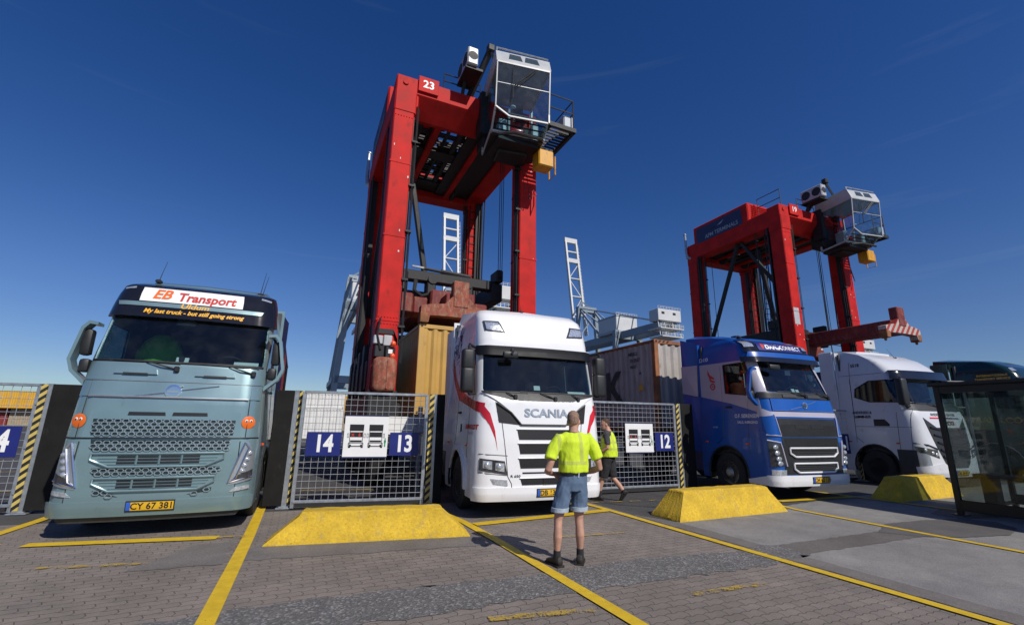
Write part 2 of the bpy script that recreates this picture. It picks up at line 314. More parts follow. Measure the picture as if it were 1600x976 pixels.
# ------------------------------------------------------------------ truck cab surface: (s, z) sheet wrapped round a rounded front
def lerp_prof(tab, z):
    if z <= tab[0][0]: return tab[0][1]
    for (a, p), (b, q) in zip(tab, tab[1:]):
        if z <= b: t = (z-a)/(b-a); return p+(q-p)*t
    return tab[-1][1]
class Cab:
    def __init__(s, W, r, L, bow, yf, kx): s.W, s.r, s.L, s.b, s.yf, s.kx = W, r, L, bow, yf, kx
    def P(s, t, z, off=0.):
        W, r = s.W, s.r; sg = 1 if t >= 0 else -1; a = abs(t); w0 = W-r; q = r*math.pi/2
        if a <= w0: x, y = a, s.b*(a/w0)**2; nx, ny = s.b*.3*(a/w0), -1
        elif a <= w0+q: th = (a-w0)/r; x, y = w0+r*math.sin(th), s.b+r-r*math.cos(th); nx, ny = math.sin(th), -math.cos(th)
        else: x, y = W, s.b+r+(a-w0-q); nx, ny = 1, 0
        k = lerp_prof(s.kx, z); f = lerp_prof(s.yf, z)
        return Vector((sg*(x*k+nx*off), y+f*max(0, 1-y/s.L)+ny*off, z))
    def fx(s, x, z=None):
        k = lerp_prof(s.kx, z) if z is not None else 1; sg = 1 if x >= 0 else -1; a = abs(x)/k; w0 = s.W-s.r
        if a <= w0: return sg*a
        return sg*(w0+s.r*math.asin(min(1, (a-w0)/s.r)))
    def sy(s, sg, y, z):
        f = lerp_prof(s.yf, z); y = max(0, (y-f)/(1-f/s.L)); w0 = s.W-s.r; q = s.r*math.pi/2
        if y < s.b+s.r:
            th = math.acos(max(-1, min(1, 1-(y-s.b)/s.r))) if y > s.b else 0
            return sg*(w0+s.r*th)
        return sg*(w0+q+y-s.b-s.r)
    def F(s, x, z, off=.004): return s.P(s.fx(x, z), z, off)
    def S(s, sg, y, z, off=.004): return s.P(s.sy(sg, y, z), z, off)
    def fp(s, poly): return [(s.fx(x, z), z) for x, z in poly]
    def sp(s, sg, poly): return [(s.sy(sg, y, z), z) for y, z in poly]
    def sheet(s, mb, poly, off=.004, thick=.01, ds=.10, dz=.12, holes=(), mi=0, dome=0.):
        b = bmesh.new(); vs = [b.verts.new((p[0], p[1], 0)) for p in poly]; b.faces.new(vs)
        bmesh.ops.triangulate(b, faces=b.faces[:])
        lo = [min(p[i] for p in poly) for i in (0, 1)]; hi = [max(p[i] for p in poly) for i in (0, 1)]
        def cut(co, no):
            bmesh.ops.bisect_plane(b, geom=b.verts[:]+b.edges[:]+b.faces[:], dist=1e-5, plane_co=co, plane_no=no)
        k = math.floor(lo[0]/ds)+1
        while k*ds < hi[0]-1e-4: cut((k*ds, 0, 0), (1, 0, 0)); k += 1
        k = math.floor(lo[1]/dz)+1
        zs = [z for z, _ in s.yf if lo[1] < z < hi[1]]
        while k*dz < hi[1]-1e-4:
            if all(abs(k*dz-z) > .02 for z in zs): zs.append(k*dz)
            k += 1
        for z in zs: cut((0, z, 0), (0, 1, 0))
        for h in holes:
            hl = [min(p[i] for p in h)-.001 for i in (0, 1)]; hh = [max(p[i] for p in h)+.001 for i in (0, 1)]
            c = (sum(p[0] for p in h)/len(h), sum(p[1] for p in h)/len(h))
            for p, q in zip(h, list(h[1:])+[h[0]]):
                fs = [f for f in b.faces if max(v.co.x for v in f.verts) > hl[0] and min(v.co.x for v in f.verts) < hh[0] and max(v.co.y for v in f.verts) > hl[1] and min(v.co.y for v in f.verts) < hh[1]]
                g = list({e for f in fs for e in f.edges}); vv = list({v for f in fs for v in f.verts})
                bmesh.ops.bisect_plane(b, geom=vv+g+fs, dist=1e-5, plane_co=(p[0], p[1], 0), plane_no=(q[1]-p[1], p[0]-q[0], 0))
            def inside(pt):
                sg = None
                for p, q in zip(h, list(h[1:])+[h[0]]):
                    d = (q[0]-p[0])*(pt[1]-p[1])-(q[1]-p[1])*(pt[0]-p[0])
                    if abs(d) < 1e-7: continue
                    if sg is None: sg = d > 0
                    elif (d > 0) != sg: return False
                return True
            kill = [f for f in b.faces if inside((f.calc_center_median().x, f.calc_center_median().y))]
            bmesh.ops.delete(b, geom=kill, context='FACES')
        bmesh.ops.remove_doubles(b, verts=b.verts, dist=1e-5)
        b.verts.index_update(); b.verts.ensure_lookup_table()
        V = [(v.co.x, v.co.y) for v in b.verts]; n = len(V)
        fs = [[v.index for v in f.verts] for f in b.faces]
        allf = [tuple(f) for f in fs]
        vout = [s.P(p[0], p[1], off) for p in V]
        if thick:
            vin = [s.P(p[0], p[1], off-thick) for p in V]; allf += [tuple(i+n for i in f[::-1]) for f in fs]
            for e in b.edges:
                if len(e.link_faces) == 1: i, j = e.verts[0].index, e.verts[1].index; allf.append((i, j, j+n, i+n))
            mb.add(vout+vin, allf, mi)
        else: mb.add(vout, allf, mi)
        b.free(); return mb
    def hexes(s, mb, poly, cw, ch, rim, off, depth, mi=0):
        """honeycomb grille: rings of real thickness inside an outline (x, z)"""
        def ins(x, z):
            c = False; n = len(poly)
            for i in range(n):
                (x1, z1), (x2, z2) = poly[i], poly[(i+1) % n]
                if (z1 > z) != (z2 > z) and x < (x2-x1)*(z-z1)/(z2-z1)+x1: c = not c
            return c
        z0, z1 = min(p[1] for p in poly), max(p[1] for p in poly); x0, x1 = min(p[0] for p in poly), max(p[0] for p in poly)
        row = 0; z = z0+ch*.35
        while z < z1:
            x = x0+(cw*.5 if row % 2 else 0)
            while x < x1+cw:
                if ins(x, z):
                    hx = [(.5, 0), (.27, .62), (-.27, .62), (-.5, 0), (-.27, -.62), (.27, -.62)]
                    o = [s.F(x+a*cw*1.02, z+c*ch, off) for a, c in hx]; i = [s.F(x+a*cw*(1-rim), z+c*ch*(1-rim), off) for a, c in hx]; d = [s.F(x+a*cw*(1-rim), z+c*ch*(1-rim), off-depth) for a, c in hx]
                    fs = []
                    for k in range(6): k2 = (k+1) % 6; fs += [(k, k2, 6+k2, 6+k), (6+k, 6+k2, 12+k2, 12+k)]
                    mb.add(o+i+d, fs, mi)
                x += cw
            z += ch; row += 1
        return mb
    def fpatch(s, name, poly, m, parent, off=.006, thick=.012, **k):
        return obj(name, s.sheet(MB(), s.fp(poly), off, thick, **k), m, parent)
    def spatch(s, name, sg, poly, m, parent, off=.006, thick=.012, **k):
        return obj(name, s.sheet(MB(), s.sp(sg, poly), off, thick, **k), m, parent)
    def fline(s, mb, pts, w, off=.006, r=None, n=6):
        pp = []
        for (a, b), (c, d) in zip(pts, pts[1:]):
            k = max(1, int(math.hypot(c-a, d-b)/.12))
            pp += [s.F(a+(c-a)*i/k, b+(d-b)*i/k, off) for i in range(k)]
        pp.append(s.F(*pts[-1], off)); return mb.tube(pp, w/2, n)
    def sline(s, mb, sg, pts, w, off=.003, n=6):
        pp = []
        for (a, b), (c, d) in zip(pts, pts[1:]):
            k = max(1, int(math.hypot(c-a, d-b)/.15))
            pp += [s.S(sg, a+(c-a)*i/k, b+(d-b)*i/k, off) for i in range(k)]
        pp.append(s.S(sg, *pts[-1], off)); return mb.tube(pp, w/2, n)
def arc(cx, cz, r, a0, a1, n): return [(cx+r*math.cos(R(a0+(a1-a0)*i/n)), cz+r*math.sin(R(a0+(a1-a0)*i/n))) for i in range(n+1)]
def add_wheel(parent, x, y, rad=.5, w=.34, sg=1, deep=False, rim='alloy'):
    t = MB(); h = w/2
    t.lathe([(rad*.56, -h*.9), (rad*.80, -h), (rad*.95, -h*.86), (rad, -h*.6), (rad, -h*.2), (rad*.985, -h*.18), (rad*.985, -h*.12), (rad, -h*.1), (rad, h*.1), (rad*.985, h*.12), (rad*.985, h*.18), (rad, h*.2), (rad, h*.6), (rad*.95, h*.86), (rad*.80, h), (rad*.56, h*.9)], (0, 0, 0), (sg, 0, 0), 36)
    wo = obj('wheel', t, 'rubber', parent, (x, y, rad))
    b = MB(); o = h*.9
    prof = [(rad*.57, o), (rad*.52, o-.02), (rad*.50, o-.10), (rad*.30, o-.13 if deep else o-.05), (rad*.24, o-.10 if deep else o+.0), (rad*.16, o-.08 if deep else o+.05), (.001, o-.07 if deep else o+.06)]
    b.lathe(prof, (0, 0, 0), (sg, 0, 0), 32)
    for k in range(10):
        a = 2*math.pi*k/10; c = Vector((sg*(prof[3][1]+.0), math.cos(a)*rad*.33, math.sin(a)*rad*.33)); b.lathe([(.016, 0), (.016, .035), (.001, .04)], c, (sg, 0, 0), 6)
        a += .31; c = Vector((sg*(o-.075), math.cos(a)*rad*.41, math.sin(a)*rad*.41))
        b.lathe([(.034, -.01), (.034, .014), (.026, .016), (.022, .0)], c, (sg, 0, 0), 8)
    obj('rim', b, rim, wo); return wo
def truck_base(name, label, X, Y, yaw, cab, paint, ws, sw, ztop, zbot=.32, arch=(1.42, .5, .63), deep=True, rimmat='alloy', dash_z=None, group='trucks waiting at the gates', roofmat=None):
    """thing with shell (holes for windscreen, door windows, wheel arches), glass, interior, chassis, wheels"""
    t = thing(name, label, 'truck', (X, Y, 0), yaw, group)
    w0 = cab.W-cab.r+cab.r*math.pi/2; smax = w0+cab.L-cab.b-cab.r
    holes = [cab.fp(ws)]
    for sg in (-1, 1):
        holes.append(cab.sp(sg, sw))
        holes.append([p for p in cab.sp(sg, [(arch[0]+arch[2], zbot-.1)]+arc(arch[0], arch[1], arch[2], 0, 180, 10)+[(arch[0]-arch[2], zbot-.1)])])
    m = MB(); cab.sheet(m, [(-smax, zbot), (smax, zbot), (smax, ztop), (-smax, ztop)], 0, .03, ds=.14, dz=.14, holes=holes)
    # back wall and roof skin
    n = 24; ring = [cab.P(-smax+2*smax*i/n, ztop, -.012) for i in range(n+1)]
    m.add(ring, [tuple(range(n+1))])
    m.bb((-cab.W+.05, cab.L-.06, .9), (cab.W-.05, cab.L-.01, ztop-.03))
    body = obj('cab_body', m, paint, t)
    obj('windscreen', cab.sheet(MB(), cab.fp(ws), -.012, .006, ds=.2, dz=.2), 'windscreen', t)
    for sg in (-1, 1): obj('side_window', cab.sheet(MB(), cab.sp(sg, sw), -.012, .006), 'side_glass', t)
    # interior
    wb = min(p[1] for p in ws); wtop = max(p[1] for p in ws); dz = dash_z or wb-.03
    i = MB(); i.bb((-cab.W+.12, .48, 1.35), (cab.W-.12, .95, dz), .05); i.bb((-.25, .75, dz-.25), (.3, 1.05, dz+.03), .05)
    i.bb((-cab.W+.08, .4, 1.1), (cab.W-.08, cab.L-.2, 1.3)); i.bb((.2, .62, dz-.02), (.85, .92, dz+.10), .05)
    d = obj('dashboard', i, 'dash', t)
    c = Vector((.55, .92, dz+.12)); ax = Vector((0, -.55, -.85)); x = Vector((1, 0, 0)); y = ax.normalized().cross(x); sw_ = MB()
    sw_.tube([c+.21*(math.cos(a)*x+math.sin(a)*y) for a in [2*math.pi*k/20 for k in range(21)]], .018, 6); sw_.bar(c-.2*x, c+.2*x, .03); sw_.bar(c, c+Vector((0, .15, -.25)), .06)
    obj('steering_wheel', sw_, 'dash', t)
    b = MB(); b.bb((-cab.W+.1, cab.L-.16, 1.3), (cab.W-.1, cab.L-.1, ztop-.1)); b.bb((-cab.W+.12, cab.L-.65, 1.5), (cab.W-.12, cab.L-.16, 2.0), .06); b.bb((-cab.W+.14, 1.0, wtop+.10), (cab.W-.14, cab.L-.2, wtop+.16))
    obj('sleeper_lining', b, 'cab_trim', t)
    for sx in (-.6, .58):
        q = MB(); q.bb((sx-.26, 1.15, 1.5), (sx+.26, 1.62, 1.78), .06, seg=2); q.box((sx, 1.66, 2.15), (.5, .16, .8), .07, rot=Matrix.Rotation(R(-10), 3, 'X').to_euler(), seg=2); q.box((sx, 1.74, 2.65), (.3, .12, .24), .05, seg=2)
        obj('seat', q, 'seat_cloth', t)
    # chassis behind
    ch = MB()
    for sx in (-.43, .43): ch.bb((sx-.05, .6, .62), (sx+.05, 6.0, .9))
    for yy in (1.3, 2.6, 3.9, 5.6): ch.bb((-.43, yy-.06, .66), (.43, yy+.06, .86))
    ch.bb((-.5, 3.9, 1.0), (.5, 4.9, 1.1), .03); ch.bb((-.9, .35, .35), (.9, .5, .75)); ch.bb((-.95, 1.3, .42), (.95, 1.54, .6), .05)
    for sx in (-1, 1): ch.bb((sx*.55, 2.3, .42), (sx*1.2, 3.4, 1.0), .08, seg=2)
    ch.bb((-1.15, .62, .9), (1.15, 2.1, 1.12))
    obj('chassis', ch, 'steel_dark', t)
    for sx in (-1, 1):
        add_wheel(t, sx*(cab.W-.2), arch[0], .5, .34, sx, deep, rimmat)
        add_wheel(t, sx*(cab.W-.24), 4.6, .5, .5, sx, True, rimmat)
    # wheel-arch lip
    for sg in (-1, 1):
        l = MB(); cab.sline(l, sg, arc(arch[0], arch[1], arch[2]+.01, -12, 192, 14), .05, 0.); obj('wheel_arch', l, 'black_plastic', t)
        k = MB()
        pr = arc(0, 0, .575, 8, 172, 12); ins = sg*(cab.W-.05); ine = sg*(cab.W-.45)
        vs = [(xx, arch[0]+a, arch[1]+c) for xx in (ins, ine) for a, c in pr]; nn = len(pr); k.add(vs, [(j, j+1, nn+j+1, nn+j) for j in range(nn-1)])
        obj('mudguard', k, 'black_plastic', t)
        dl = MB()   # door shut lines
        yb = max(p[0] for p in sw)+.10; zt = max(p[1] for p in sw)+.10; ya = arch[0]-.72
        cab.sline(dl, sg, [(yb, zt), (yb, arch[1]+.85), (arch[0]+.30, arch[1]+arch[2]+.05)], .012, 0.); cab.sline(dl, sg, [(ya, arch[1]+.5), (ya-.03, wb-.25), (ya-.22, wb-.05)], .012, 0.)
        obj('door_seam', dl, 'black_gloss', t)
        hd = MB(); p = cab.S(sg, yb-.22, wb-.35, .015); hd.box(p, (.03, .20, .05), .012); obj('door_handle', hd, 'black_plastic', t)
        st = MB(); st.bb((sg*(cab.W-.35), arch[0]-.78, .34), (sg*(cab.W-.02), arch[0]-.64, .42), .02); st.bb((sg*(cab.W-.3), arch[0]-.76, .68), (sg*(cab.W-.05), arch[0]-.64, .72), .01); obj('entry_step', st, 'grey_plastic', t)
        for yy in (arch[0]-.68, cab.L-.22): sm_ = MB(); sm_.box(cab.S(sg, yy, arch[1]+.72, .012), (.03, .09, .045), .01); obj('side_marker_lamp', sm_, 'beacon', t)
        rb = MB()   # weather strip round the door window
        cab.sline(rb, sg, list(sw)+[sw[0]], .028, 0.); obj('window_trim', rb, 'black_plastic', t)
    return t, body
def plate(t, cab, x, z, w, txt, parent_off=.012, vis=None):
    m = MB(); cab.sheet(m, cab.fp([(x-w/2-.012, z-.075), (x+w/2+.012, z-.075), (x+w/2+.012, z+.072), (x-w/2-.012, z+.072)]), parent_off, .02)
    ho = obj('number_plate_holder', m, 'black_plastic', t)
    m = MB(); cab.sheet(m, cab.fp([(x-w/2, z-.055), (x+w/2, z-.055), (x+w/2, z+.055), (x-w/2, z+.055)]), parent_off+.006, .004); cab.sheet(m, cab.fp([(x-w/2, z-.055), (x-w/2+.05, z-.055), (x-w/2+.05, z+.055), (x-w/2, z+.055)]), parent_off+.010, .003, mi=1)
    put_text(m, lambda u, v: cab.F(x+.025+u, z+v-.002, parent_off+.010), txt, .118, .002, xs=.98, mi=2)
    obj('number_plate', m, ['plate_yellow', 'plate_blue', 'ink_black'], t)
def wipers(t, cab, specs, m='black_plastic'):
    for (x0, z0, x1, z1, x2) in specs:
        k = MB(); k.tube([cab.F(x0, z0, .03), cab.F((x0+x1)/2, (z0+z1)/2, .06), cab.F(x1, z1, .05)], [.016, .012, .008], 6)
        cab.fline(k, [(x1-x2/2, z1+.01), (x1+x2/2, z1-.012)], .022, .028); k.box(cab.F(x0, z0, .04), (.07, .06, .09), .015)
        obj('wiper', k, m, t)
def container(name, label, X, Y, Z, yaw, L, Hh, col, frame=None, group=None, writing=None, parts=True, W_=2.44, cat='container'):
    """shipping container; near end at local y = 0, length along +y"""
    t = thing(name, label, cat, (X, Y, Z), yaw, group); hw = W_/2; fr = MB(); frame = frame or col
    for sx in (-1, 1):
        for y0 in (0, L-.16): fr.bb((sx*(hw-.16), y0, .0), (sx*hw, y0+.16, Hh), .012)
        fr.bb((sx*(hw-.07), .1, Hh-.10), (sx*(hw), L-.1, Hh-.004), .01); fr.bb((sx*(hw-.07), .1, .002), (sx*hw, L-.1, .16), .01)
    for y0 in (.004, L-.11): fr.bb((-hw+.1, y0, Hh-.13), (hw-.1, y0+.10, Hh-.006), .01); fr.bb((-hw+.1, y0, .004), (hw-.1, y0+.10, .16), .01)
    obj('frame', fr, frame, t)
    def corr(n, L0, f, d=.036):
        pts = []; p = L0/n
        for i in range(n): pts += [(i*p, 0), (i*p+p*.26, 0), (i*p+p*.5, d), (i*p+p*.76, d)]
        pts.append((L0, 0)); m = MB(); vs = [f(u, w, z) for z in (.14, Hh-.1) for u, w in pts]; k = len(pts)
        m.add(vs, [(i, i+1, k+i+1, k+i) for i in range(k-1)]); return m
    for sx in (-1, 1): obj('side_panel', corr(int(L/.28), L-.32, lambda u, w, z: (sx*(hw-.012-w), .16+u, z)), col, t, angle=10)
    e = corr(7, W_-.32, lambda u, w, z: (-hw+.16+u, .02+w, z), .05); e.bb((-hw+.1, .1, Hh-.12), (hw-.1, .14, Hh-.1))
    obj('end_panel', e, col, t, angle=10)
    obj('end_panel', corr(7, W_-.32, lambda u, w, z: (-hw+.16+u, L-.02-w, z), .05), col, t, angle=10)
    r = MB(); r.bb((-hw+.06, .1, Hh-.05), (hw-.06, L-.1, Hh-.02)); r.bb((-hw+.06, .1, .1), (hw-.06, L-.1, .15)); obj('roof_panel', r, col, t)
    if parts:
        for sx in (-1, 1):
            for y0 in (-.004, L-.174):
                for z0 in (-.003, Hh-.115):
                    c = MB(); c.bb((sx*(hw-.165), y0, z0), (sx*(hw+.004), y0+.178, z0+.118), .008); cy = y0-.002 if y0 < 1 else y0+.18
                    c.lathe([(.035, 0), (.035, .006)], (sx*(hw-.08), cy-.004, z0+.06), (0, -1, 0), 12, 1); c.lathe([(.035, 0), (.035, .006)], (sx*(hw+.003), y0+.09, z0+.06), (sx, 0, 0), 12, 1)
                    obj('corner_casting', c, [frame, 'ink_black'], t)
    return t
def trailer(label, X, Y, yaw, L=12.4):
    t = thing('container_trailer', label, 'trailer', (X, Y, 0), yaw, 'trailers coupled to the trucks'); m = MB()
    for sx in (-.45, .45): m.bb((sx-.07, 0, 1.12), (sx+.07, L, 1.40))
    for y in (.05, 3, 6, 9, L-.2): m.bb((-1.2, y, 1.2), (1.2, y+.18, 1.385))
    obj('frame', m, 'steel_dark', t)
    for sx in (-1, 1):
        l = MB(); l.bb((sx*.75-.07, 2.6, .25), (sx*.75+.07, 2.75, 1.2)); l.bb((sx*.75-.13, 2.55, .2), (sx*.75+.13, 2.8, .25)); obj('landing_leg', l, 'steel_dark', t)
        for y in (8.6, 9.95, 11.3): add_wheel(t, sx*1.05, y, .5, .36, sx, True)
        g = MB(); g.bb((sx*1.18, 3.2, .5), (sx*1.22, 7.6, .62)); g.bb((sx*1.18, 3.2, .85), (sx*1.22, 7.6, .97)); obj('side_guard', g, 'galvanised', t)
    return t
# ------------------------------------------------------------------ teal truck
def antenna(t, p, h, lean):
    m = MB(); m.box(p, (.09, .12, .06), .02); m.tube([Vector(p), Vector(p)+Vector((lean*h, .1*h, h*.5)), Vector(p)+Vector((lean*h*2, .25*h, h))], [.007, .005, .003], 5); obj('antenna', m, 'black_plastic', t)
def fh_mirror(t, sg, cab, paint, W, y=.38, dp=.16):
    m = MB()   # slim painted housings on two arms
    o = [(1.18, 3.03), (1.30, 3.05), (1.385, 2.95), (1.475, 2.46), (1.41, 2.28), (1.20, 2.08), (1.20, 2.15), (1.375, 2.31), (1.43, 2.46), (1.345, 2.92), (1.285, 3.0), (1.18, 2.985)]
    k = W/1.25
    m.prism([(sg*x*k, z) for x, z in o], lambda u, v, w: (u, y+w+.12*(abs(u)-1.2), v), -.05, dp)
    h = obj('mirror_arm', m, paint, t)
    for zc, hh, lab in ((2.73, .20, 0), (2.38, .10, 1)):
        b = MB(); b.box((sg*(1.315 - .03*lab)*k, y+.10, zc), (.13, .15, hh*2), .04, seg=2); b.box((sg*(1.315-.03*lab)*k, y+.185, zc), (.10, .012, hh*1.8), .02, mi=1); obj('mirror_housing', b, ['black_plastic', 'chrome'], t)
def teal_truck():
    cab = Cab(1.24, .30, 2.35, .05, [(.2, .07), (.42, .01), (.55, 0), (1.2, .02), (1.85, .06), (2.42, .18), (3.22, .50), (3.45, .58), (3.75, .72), (3.86, .92), (3.9, 1.15)],
              [(.2, .985), (.45, 1), (1.4, .99), (1.95, .965), (2.45, .945), (3.25, .935), (3.6, .905), (3.78, .87), (3.9, .80)])
    ws = [(-1.12, 2.46), (1.12, 2.46), (1.13, 2.6), (1.10, 3.24), (1.04, 3.27), (-1.04, 3.27), (-1.10, 3.24), (-1.13, 2.6)]
    sw = [(.42, 2.42), (1.50, 2.42), (1.52, 3.10), (.78, 3.10)]
    t, body = truck_base('parked_truck', 'metallic teal truck with a white name board over its windscreen and a yellow plate', -1.78, 8.39, -1.75, cab, 'teal_paint', ws, sw, 3.9, zbot=.30)
    P = cab.fpatch
    # dark visor band and signs
    v = P('sun_visor', [(-1.17, 3.20), (1.17, 3.20), (1.15, 3.45), (1.08, 3.80), (-1.08, 3.80), (-1.15, 3.45)], 'black_gloss', t, .05, .07, ds=.07)
    P('visor_strip', [(-1.02, 3.385), (.94, 3.385), (.97, 3.455), (-1.04, 3.455)], 'teal_paint', t, .062, .012, ds=.08)
    s_ = MB(); cab.sheet(s_, cab.fp([(-.80, 3.475), (.66, 3.475), (.64, 3.725), (-.80, 3.725)]), .060, .012, ds=.08)
    put_text(s_, lambda u, w: cab.F(-.52+u, 3.605+w, .066), 'EB', .235, .007, .25, 1.0, 1); put_text(s_, lambda u, w: cab.F(.12+u, 3.585+w, .066), 'Transport', .215, .007, .12, .95, 2)
    obj('name_board', s_, ['sign_white', 'ink_orange', 'ink_red'], t)
    l = MB(); put_text(l, lambda u, w: cab.F(-.02+u, 3.42+w, .068), 'Uldum', .12, .002, .15, 1.25)
    put_text(l, lambda u, w: cab.F(.0+u, 3.305+w, .056), 'My last truck - but still going strong', .098, .003, .25, .99); obj('visor_lettering', l, 'ink_yellow', t)
    for sg in (-1, 1):
        P('position_lamp', [(sg*.90, 3.70), (sg*1.03, 3.68), (sg*1.03, 3.71), (sg*.90, 3.735)], 'lamp_glass', t, .056, .01)
    for x in (-.35, 0, .35): P('roof_lamp', [(x-.06, 3.765), (x+.06, 3.765), (x+.06, 3.79), (x-.06, 3.79)], 'lamp_dark', t, .06, .015)
    rf = MB(); rings = []
    for yy, hw, h in ((1.0, .80, .0), (1.15, .86, .06), (1.6, .95, .16), (2.3, 1.02, .20)):
        rings.append([Vector((-hw, yy, 3.86)), Vector((-hw*.93, yy, 3.88+h)), Vector((0, yy, 3.90+h)), Vector((hw*.93, yy, 3.88+h)), Vector((hw, yy, 3.86))])
    rf.loft(rings); obj('roof_spoiler', rf, 'teal_paint', t)
    antenna(t, (-.72, 1.0, 3.92), .40, .05); antenna(t, (.84, 1.0, 3.86), .48, .04); antenna(t, (.87, 1.06, 3.86), .42, .06)
    # A pillars, dark windscreen border
    b = MB(); cab.fline(b, [(-1.12, 2.46), (1.12, 2.46)], .05, .0); obj('windscreen_seal', b, 'black_plastic', t)
    # front panels
    P('wiper_cowl', [(-1.16, 2.17), (1.16, 2.17), (1.155, 2.44), (-1.155, 2.44)], 'teal_paint', t, .015, .03)
    for x in (-.52, .50):
        P('cowl_step', [(x-.27, 2.27), (x+.27, 2.27), (x+.25, 2.345), (x-.25, 2.345)], 'teal_paint', t, .045, .04); P('cowl_slot', [(x-.16, 2.262), (x+.16, 2.262), (x+.15, 2.285), (x-.15, 2.285)], 'ink_black', t, .05, .01)
    P('front_hatch', [(-1.15, 1.93), (1.15, 1.93), (1.155, 2.155), (-1.155, 2.155)], 'teal_paint', t, .012, .03)
    c = MB(); cab.fline(c, [(-1.0, 1.93), (1.0, 1.93)], .03, .018); cab.fline(c, [(-1.16, 2.165), (1.16, 2.165)], .008, .02); obj('chrome_trim', c, 'silver', t)
    lg = MB(); lg.lathe([(.105, 0), (.105, .02), (.078, .022), (.078, .008), (.001, .008)], cab.F(0, 2.02, .012), (0, -1, .05), 28); lg.bar(cab.F(.07, 2.09, .02), cab.F(.105, 2.115, .02), .035, .02)
    lg.bb((cab.F(-.075, 2.005, .03)), cab.F(.075, 2.035, .02)); cab.fline(lg, [(-.60, 1.915), (-.09, 2.0)], .018, .016); cab.fline(lg, [(.09, 2.04), (.58, 2.125)], .018, .016)
    obj('badge', lg, 'chrome', t)
    P('upper_grille_surround', [(-.97, 1.335), (.97, 1.335), (.93, 1.73), (-.93, 1.73)], 'teal_paint', t, .010, .03)
    for a, c2 in ((-.49, -.03), (.05, .50)): P('air_slot', [(a, 1.665), (c2, 1.665), (c2-.01, 1.715), (a+.01, 1.715)], 'ink_black', t, .016, .01)
    def grid(name, poly, hx=True):
        P(name+'_back', poly, 'teal_shade', t, .013, .01)
        o = obj(name, cab.hexes(MB(), poly, .098, .046, .29, .030, .024), 'teal_mesh', t); return o
    grid('mesh_grille', [(-.87, 1.385), (.87, 1.385), (.88, 1.61), (-.88, 1.61)])
    g = MB(); cab.fline(g, [(-1.2, 1.345), (1.2, 1.345)], .022, .006); obj('panel_gap', g, 'ink_black', t)
    P('lower_grille_surround', [(-1.0, .50), (1.0, .50), (.96, 1.325), (-.96, 1.325)], 'teal_paint', t, .008, .03)
    grid('mesh_grille', [(-.82, 1.175), (.82, 1.175), (.85, 1.325), (-.85, 1.325)]); grid('mesh_grille', [(-.74, .845), (.74, .845), (.77, .94), (-.77, .94)])
    for sg in (-1, 1): grid('mesh_grille', [(sg*.40, .555), (sg*.70, .60), (sg*.70, .645), (sg*.62, .645)])
    for zt, zb, w in ((1.135, .955, .80), (.805, .635, .72)):
        fr = MB()
        pts = [(-w, zt), (w, zt), (w, zb+.10), (w*.72, zb), (-w*.72, zb), (-w, zb+.10), (-w, zt)]
        P('intake_panel', [(-w, zt), (-w, zb+.10), (-w*.72, zb), (w*.72, zb), (w, zb+.10), (w, zt)], 'teal_paint', t, .014, .01)
        for zz in (0, 1, 2): P('air_slot', [(-w*.62, zb+.035+zz*.042), (w*.62, zb+.035+zz*.042), (w*.62, zb+.062+zz*.042), (-w*.62, zb+.062+zz*.042)], 'ink_black', t, .019, .01)
        for zz in range(4): cab.fline(fr, [(-w*.9, zb+.03+zz*.042), (w*.9, zb+.03+zz*.042)], .008, .022, n=4)
        for xx in (-.27, 0., .27): cab.fline(fr, [(xx, zb+.03), (xx, zt-.02)], .03, .02, n=4)
        cab.fline(fr, pts, .034, .03); obj('intake_frame', fr, 'teal_paint', t)
    # lamps
    for sg in (-1, 1):
        h = MB(); o = [(sg*1.03, 1.27), (sg*1.10, 1.28), (sg*1.18, 1.10), (sg*1.19, .86), (sg*1.19, .73), (sg*.90, .66), (sg*.92, .74)]
        cab.sheet(h, cab.fp(o), .014, .03, ds=.05); hl = obj('headlight', h, 'silver', t)
        h = MB(); cab.sheet(h, cab.fp([(sg*.93, .70), (sg*.99, .80), (sg*1.18, .88), (sg*1.185, .76)]), .019, .01, ds=.05); obj('lamp_recess', h, 'lamp_dark', hl)
        h = MB(); cab.fline(h, [(sg*1.05, 1.28), (sg*.90, .70), (sg*.99, .76), (sg*1.10, 1.20), (sg*1.05, 1.28)], .03, .022); cab.fline(h, [(sg*.92, .70), (sg*1.19, .78)], .025, .02); obj('light_strip', h, 'chrome', hl)
        for zz in (1.12, 1.03, .94, .86): cc = MB(); cc.ell(cab.F(sg*(1.115-.22*(1.12-zz)), zz, .010), (.045, .03, .035), 10); obj('lamp_lens', cc, 'lamp_glass', hl)
        P('fog_light', [(sg*.93, .565), (sg*1.17, .60), (sg*1.17, .65), (sg*1.0, .635)], 'lamp_glass', t, .016, .02, ds=.05)
        sm = MB(); sm.lathe([(.098, 0), (.098, .004), (.088, .008), (.001, .008)], cab.F(sg*1.05, 1.58, .002), (sg*.45, -1, 0), 28)
        for ex in (-.028, .028): sm.lathe([(.022, 0), (.02, .006), (.001, .008)], cab.F(sg*1.05+ex, 1.605, .012), (sg*.4, -1, 0), 12, 1); sm.lathe([(.012, 0), (.001, .004)], cab.F(sg*1.05+ex, 1.60, .022), (sg*.4, -1, 0), 8, 2)
        obj('round_sticker', sm, ['ink_orange', 'ink_white', 'ink_black'], t)
        fh_mirror(t, sg, cab, 'teal_paint', 1.22, .36)
        vs_ = MB(); cab.fline(vs_, [(sg*1.02, 2.16), (sg*1.04, 1.36)], .010, .004); obj('panel_seam', vs_, 'ink_black', t)
